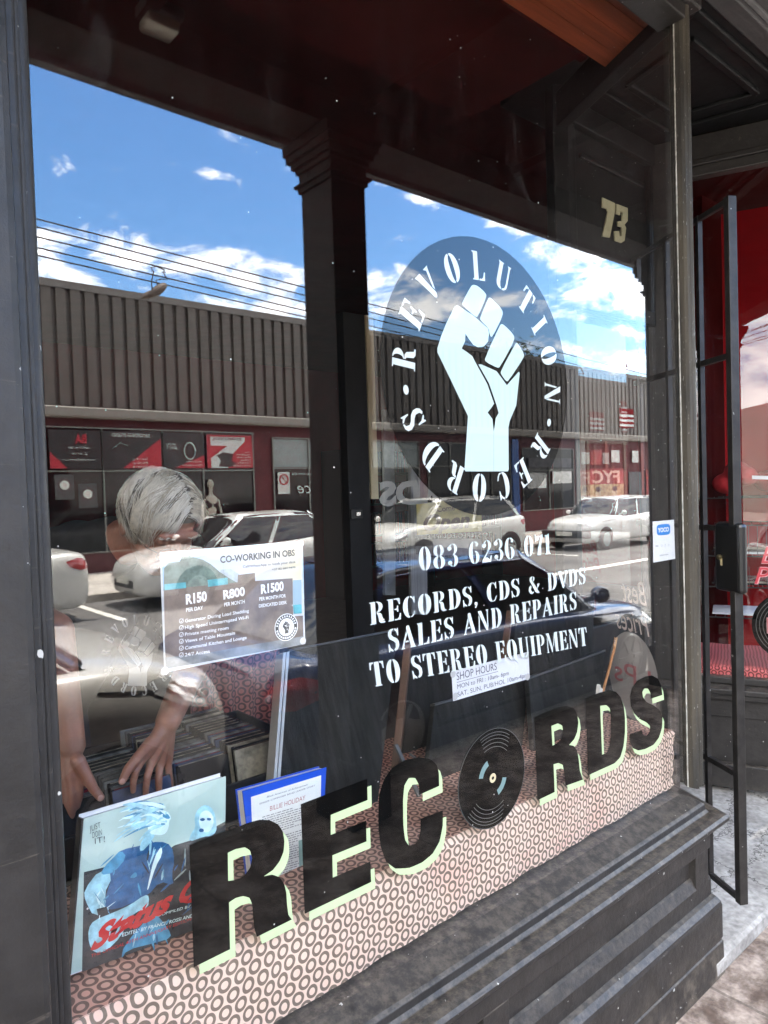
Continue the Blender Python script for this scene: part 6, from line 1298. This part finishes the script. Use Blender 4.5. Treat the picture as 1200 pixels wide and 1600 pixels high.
def car(name, label, x_nose, yc, direction, paint, spec, glassm=None, group='cars parked along the street', cat='car', zroad=ROADZ):
    """spec lengths in metres; local x forward, nose at local L/2"""
    L_, Wd, Ht, hood, hoodz, rake, roof0, roof1, tail, tailz, belt = [spec[k] for k in ('L', 'W', 'H', 'hood', 'hoodz', 'rake', 'roof0', 'roof1', 'tail', 'tailz', 'belt')]
    root = thing(name, label, cat, (x_nose-direction*L_/2, yc, zroad), group, 0 if direction > 0 else pi)
    w = Wd/2; xn = L_/2; xt = -L_/2
    def sec(x, wf, zb, zs, zt, crown=.03, tuck=.90):
        W_ = w*wf; return [(x, 0, zb), (x, W_*.80, zb), (x, W_*.95, zb+.06), (x, W_*.995, zb+.55*(zs-zb)*.6), (x, W_, zb+(zs-zb)*.72), (x, W_*.985, zs-.02), (x, W_*tuck, zt-.012), (x, W_*.55, zt+crown*.7), (x, 0, zt+crown)]
    xh = xn-hood; st_ = []
    gb = .20
    st_.append(sec(xt, .74, .40, .62, tailz-.16, .01, .8)); st_.append(sec(xt+.05, .86, .27, tailz-.14, tailz-.05, .01, .86)); st_.append(sec(xt+.22, .95, gb, tailz-.08, tailz, .02)); st_.append(sec(xt+max(tail, .35), 1.0, gb, belt-.06, max(belt, tailz)-.01, .02))
    st_.append(sec(0, 1.0, gb, belt-.07, belt-.01, .02)); st_.append(sec(xh-.15, 1.0, gb, belt-.09, hoodz-.0, .04)); st_.append(sec(xh+hood*.35, .985, gb, hoodz-.13, hoodz-.035, .045)); st_.append(sec(xn-.30, .92, gb, hoodz-.20, hoodz-.10, .04, .86)); st_.append(sec(xn-.09, .80, .22, hoodz-.30, hoodz-.20, .03, .82)); st_.append(sec(xn, .62, .34, .50, hoodz-.36, .01, .8))
    rows = loft(st_, 6, 3); q = MB(); c = len(rows[0])
    q.add([p for r_ in rows for p in r_], [(i*c+j, (i+1)*c+j, (i+1)*c+(j+1) % c, i*c+(j+1) % c) for i in range(len(rows)-1) for j in range(c)]+[tuple(range(c)), tuple((len(rows)-1)*c+j for j in range(c-1, -1, -1))])
    vb = list(q.v); fb_ = list(q.f); body = q.build('body', paint, root, world=False, smooth=True)
    tree = BVHTree.FromPolygons([Vector(v) for v in vb], fb_)
    # cabin
    def cs(x, z0, z1, wb, wt): return [(x, 0, z0), (x, wb, z0), (x, wb*.99, z0+.02), (x, (wb+wt)/2+.012, (z0+z1)/2), (x, wt+.01, z1-.05), (x, wt*.86, z1-.008), (x, wt*.45, z1+.014), (x, 0, z1+.02)]
    xb = xh-.02; xr1 = xb-rake; xr0 = xt+roof0; xe = xt+roof1
    zb0 = min(belt, hoodz)-.05
    wb, wt = w*.90, w*.70
    stc = [cs(xe, zb0, max(belt, tailz)+.01, wb*.9, wb*.86), cs((xe*.55+xr0*.45), zb0, (belt*.45+Ht*.55), wb*.94, wt+.06), cs(xr0, zb0, Ht-.035, wb*.97, wt), cs((xr0+xr1)/2, zb0, Ht-.02, wb, wt*1.02), cs(xr1, zb0, Ht-.05, wb, wt), cs(xr1*.5+xb*.5+.03, zb0, (Ht*.53+hoodz*.47), wb*.99, wt+.09), cs(xb+.04, zb0, hoodz+.02, wb*.96, wb*.93)]
    rows = loft(stc, 5, 3); c = len(rows[0]); q = MB()
    q.add([p for r_ in rows for p in r_], [(i*c+j, (i+1)*c+j, (i+1)*c+(j+1) % c, i*c+(j+1) % c) for i in range(len(rows)-1) for j in range(c)]+[tuple(range(c)), tuple((len(rows)-1)*c+j for j in range(c-1, -1, -1))])
    vc, fc = list(q.v), list(q.f); q.build('windows', glassm or carglass, root, world=False, smooth=True); ctree = BVHTree.FromPolygons([Vector(v) for v in vc], fc)
    def proj_side(pts, tr, side, m, nm, lift=.006, rings=4, parent=None):   # pts (x,z) loop
        cx_ = sum(p[0] for p in pts)/len(pts); cz_ = sum(p[1] for p in pts)/len(pts); dense = []
        for i in range(len(pts)):
            a, b = pts[i], pts[(i+1) % len(pts)]; n_ = max(1, int(math.dist(a, b)/.05))
            dense += [(a[0]+(b[0]-a[0])*k/n_, a[1]+(b[1]-a[1])*k/n_) for k in range(n_)]
        V_ = []
        for r_ in range(rings+1):
            f_ = 1-r_/rings*.999
            for (x, z) in dense:
                x_, z_ = cx_+(x-cx_)*f_, cz_+(z-cz_)*f_; h = tr.ray_cast(Vector((x_, side*3, z_)), Vector((0, -side, 0)))
                V_.append((h[0]+Vector((0, side*lift, 0))) if h[0] else Vector((x_, side*w*.6, z_)))
        n_ = len(dense); qq = MB(); qq.add(V_, [(r_*n_+j, r_*n_+(j+1) % n_, (r_+1)*n_+(j+1) % n_, (r_+1)*n_+j) for r_ in range(rings) for j in range(n_)])
        return qq.build(nm, m, parent or root, world=False, smooth=True)
    def proj_top(pts, tr, m, nm, lift=.005, nx=16, ny=14):
        rows = []
        for i in range(nx+1):
            x = pts[0]+(pts[1]-pts[0])*i/nx; rw = []
            for j in range(ny+1):
                y = (-1+2*j/ny)*pts[2]; h = tr.ray_cast(Vector((x, y, 3)), Vector((0, 0, -1))); rw.append((h[0]+Vector((0, 0, lift))) if h[0] else Vector((x, y, Ht)))
            rows.append(rw)
        qq = MB(); qq.grid(rows); return qq.build(nm, m, root, world=False, smooth=True)
    proj_top((xr0-.04, xr1+.05, wt*.97), ctree, paint, 'roof')
    for s_ in (1, -1):
        # pillars as strips on the glass
        zt_ = Ht-.045
        def pil(xa, za, xb_, zb_, wd_):
            dx_, dz_ = xb_-xa, zb_-za; l_ = math.hypot(dx_, dz_); nx_, nz_ = -dz_/l_*wd_/2, dx_/l_*wd_/2
            proj_side([(xa-nx_, za-nz_), (xb_-nx_, zb_-nz_), (xb_+nx_, zb_+nz_), (xa+nx_, za+nz_)], ctree, s_, paint, 'pillar', .008, 2)
        pil(xb-.0, hoodz+.0, xr1+.02, zt_, .075); pil((xb+xr0)/2-.08, belt-.03, (xr1+xr0)/2-.02, zt_, .07); pil(xe+.10, max(belt, tailz)+.0, xr0+.02, zt_, .15 if roof1 < .3 else .11)
        proj_side([(xr0-.02, zt_-.035), (xr1+.04, zt_-.035), (xr1+.02, zt_+.03), (xr0, zt_+.03)], ctree, s_, paint, 'roof_rail', .008, 2)
        # lamps
        hz_ = hoodz-.19
        hlp = [(xn-.60, hz_+.095), (xn-.34, hz_+.090), (xn-.14, hz_+.015), (xn-.055, hz_-.075), (xn-.14, hz_-.125), (xn-.32, hz_-.085)] if spec.get('swept', True) else [(xn-.26, hz_+.04), (xn-.05, hz_+.02), (xn-.04, hz_-.10), (xn-.24, hz_-.10)]
        hl_ = proj_side(smooth_loop(hlp, 2), tree, s_, lampglass, 'headlight', .004)
        proj_side(smooth_loop([(cx0*.0+(xn-.27)+(cx0-(xn-.27))*.62, (hz_+.02)+(cz0-(hz_+.02))*.58) for cx0, cz0 in hlp], 2), tree, s_, reflector, 'reflector', .009, parent=hl_)
        proj_side([(xt+.03, tailz-.10), (xt+.20, tailz-.075), (xt+.36, tailz-.12), (xt+.30, tailz-.20), (xt+.16, tailz-.25), (xt+.03, tailz-.24)], tree, s_, taillens, 'tail_light', .007)
        proj_side(smooth_loop([(xn-.50, .40), (xn-.40, .42), (xn-.34, .385), (xn-.42, .36)], 1), tree, s_, lampglass, 'side_repeater', .006)
        # seams
        def seam(pts):
            V_ = []
            for a, b in zip(pts, pts[1:]):
                for k in range(8):
                    x_, z_ = a[0]+(b[0]-a[0])*k/8, a[1]+(b[1]-a[1])*k/8; h = tree.ray_cast(Vector((x_, s_*3, z_)), Vector((0, -s_, 0)))
                    if h[0]: V_.append(h[0]+Vector((0, s_*.001, 0)))
            if len(V_) > 2: qq = MB(); qq.tube(V_, .004, 5); qq.build('panel_gap', trimblk, root, world=False)
        xd = xh-.22; seam([(xd, belt-.08), (xd+.02, .55), (xd-.02, .30)]); seam([((xb+xr0)/2-.12, belt-.08), ((xb+xr0)/2-.12, .30)]); seam([(xd, .27), (xt+1.0, .27)]); seam([(xh+.02, hoodz-.10), (xn-.45, hoodz-.155)])
        # wheels
        for xw, nm in ((xn-spec.get('fo', .80), 'front'), (xt+spec.get('ro', .72), 'rear')):
            R_ = spec.get('R', .30); ar = R_+.055
            proj_side([(xw+ar*cos(a_*pi/14), max(.215, R_+ar*sin(a_*pi/14))) for a_ in range(-1, 16)], tree, s_, trimblk, 'wheel_arch', .003)
            qq = MB(); y0 = s_*(w-.16); qq.lathe([(R_-.03, 0), (R_, .02), (R_, .15), (R_-.03, .17), (R_*.66, .172), (R_*.66, .10), (.0, .10)], (xw, y0, R_+.002), (0, s_, 0), 28); wh = qq.build('wheel', tyrem, root, world=False)
            qq = MB(); qq.lathe([(R_*.66, .0), (R_*.66, .03), (R_*.60, .034), (R_*.56, .02), (.05, .028), (0, .028)], (xw, y0+s_*.135, R_+.002), (0, s_, 0), 28)
            qq.build('rim', rimm, wh, world=False)
            qq = MB()
            for k in range(6): a_ = k*pi/3; qq.bar((xw+cos(a_)*.05, y0+s_*.168, R_+sin(a_)*.05), (xw+cos(a_)*R_*.58, y0+s_*.166, R_+sin(a_)*R_*.58), .03, .012, up=(0, 1, 0))
            qq.build('spokes', rimm, wh, world=False)
        # mirror, handle
        qq = MB(); qq.ball((xb-.22, s_*(w+.08), belt+.09), .085, (.8, .9, .75), 14, 10); qq.bar((xb-.2, s_*(w-.06), belt+.03), (xb-.2, s_*(w+.03), belt+.06), .05, .04); qq.build('door_mirror', spec.get('mirror') or paint, root, world=False, smooth=True)
        h = tree.ray_cast(Vector(((xb+xr0)/2-.02, s_*3, belt-.14)), Vector((0, -s_, 0)))[0]
        if h: qq = MB(); qq.bar((h.x-.09, h.y+s_*.014, h.z), (h.x+.09, h.y+s_*.014, h.z), .022, .024); qq.build('door_handle', spec.get('handle') or paint, root, world=False, bevel=.006)
    # front and rear trim
    qq = MB(); qq.box(xn-.12, xn+.012, -w*.46, w*.46, .33, .46); qq.build('grille', trimblk, root, world=False, bevel=.02)
    if spec.get('bumper'): qq = MB(); qq.box(xn-.10, xn+.06, -w*.92, w*.92, .34, .54); qq.box(xt-.05, xt+.10, -w*.9, w*.9, .34, .54); qq.build('bumper', trimblk, root, world=False, bevel=.04)
    qq = MB(); xp = xn+(.065 if spec.get('bumper') else .015); qq.box(xp, xp+.01, -.25, .25, .40, .51); qq.box(xt-.07, xt-.055, -.25, .25, .50, .61); qq.build('number_plate', platem, root, world=False)
    # wipers
    qq = MB(); 
    for y_ in (-.45, .12):
        a = ctree.ray_cast(Vector((xb+.0, y_, 3)), Vector((0, 0, -1)))[0]; b = ctree.ray_cast(Vector((xb-.16, y_+.42, 3)), Vector((0, 0, -1)))[0]
        if a and b: qq.tube([a+Vector((0, 0, .015)), b+Vector((0, 0, .015))], .007, 5)
    if qq.v: qq.build('wiper', trimblk, root, world=False)
    return root
def paintm(n, c, metal=0, r=.28, coat=.8): return mat(n, c, r, metal=metal, coat=coat)
carglass = mat('car_glass', (.010, .012, .013), .04, spec=.7); tyrem = mat('tyre', (.018, .018, .018), .85); rimm = mat('wheel_rim', (.38, .38, .37), .3, metal=.8)
trimblk = mat('black_trim', (.013, .013, .013), .55); lampglass = mat('lamp_glass', (.55, .56, .55), .08, metal=.35, coat=1); reflector = mat('lamp_reflector', (.75, .74, .70), .12, metal=.8); taillens = mat('tail_lens', (.30, .012, .015), .12, coat=1); platem = mat('number_plate', (.55, .54, .48), .4)
silver = paintm('silver_paint', (.55, .53, .49), 0, .28); whitep = paintm('white_paint', (.56, .55, .52)); dblue = paintm('dark_blue_paint', (.012, .020, .055), 0, .2, 1.0); whitep2 = paintm('cream_white_paint', (.52, .51, .47))
HATCH = dict(L=3.6, W=1.66, H=1.46, hood=.78, hoodz=.98, rake=.62, roof0=.55, roof1=.10, tail=.3, tailz=1.0, belt=.98, swept=True, R=.29, mirror=trimblk, fo=.70, ro=.6)
SEDAN = dict(L=4.35, W=1.74, H=1.44, hood=1.10, hoodz=.90, rake=.72, roof0=1.15, roof1=.55, tail=.6, tailz=1.0, belt=.92, fo=.85, ro=.9)
COUPE = dict(L=4.25, W=1.74, H=1.27, hood=1.15, hoodz=.74, rake=.72, roof0=1.0, roof1=.35, tail=.5, tailz=.82, belt=.80, fo=.85, ro=.85)
CROSS = dict(L=4.1, W=1.80, H=1.56, hood=.95, hoodz=1.02, rake=.66, roof0=.60, roof1=.12, tail=.3, tailz=1.08, belt=1.02, R=.34, fo=.82, ro=.75)
OLD = dict(L=3.9, W=1.62, H=1.40, hood=.98, hoodz=.90, rake=.45, roof0=.5, roof1=.15, tail=.35, tailz=.95, belt=.88, swept=False, bumper=True, R=.28, fo=.7, ro=.7)
car('parked_car', 'silver hatchback nosing in at the lower left of the reflection', 1.80, -2.86, 1, silver, HATCH)
car('parked_car', 'dark blue low car mirrored behind the phone number lettering', 6.15, -2.85, 1, dblue, COUPE)
car('parked_car', 'white car parked beyond the dark blue car near the right post', 12.8, -2.92, 1, whitep, CROSS)
car('parked_car', 'white saloon at the far left of the reflection showing its red tail light', 3.40-4.35, -10.15, -1, whitep2, SEDAN)
car('parked_car', 'white saloon across the road with its windscreen just left of the column', 4.15, -10.15, -1, whitep, SEDAN)
car('parked_car', 'white crossover across the road under the round emblem', 9.15, -10.2, -1, whitep2, dict(CROSS, L=4.3))
car('parked_car', 'boxy old white hatchback with black bumpers across the road at the right', 15.95, -10.1, -1, whitep, dict(OLD, hood=1.2))
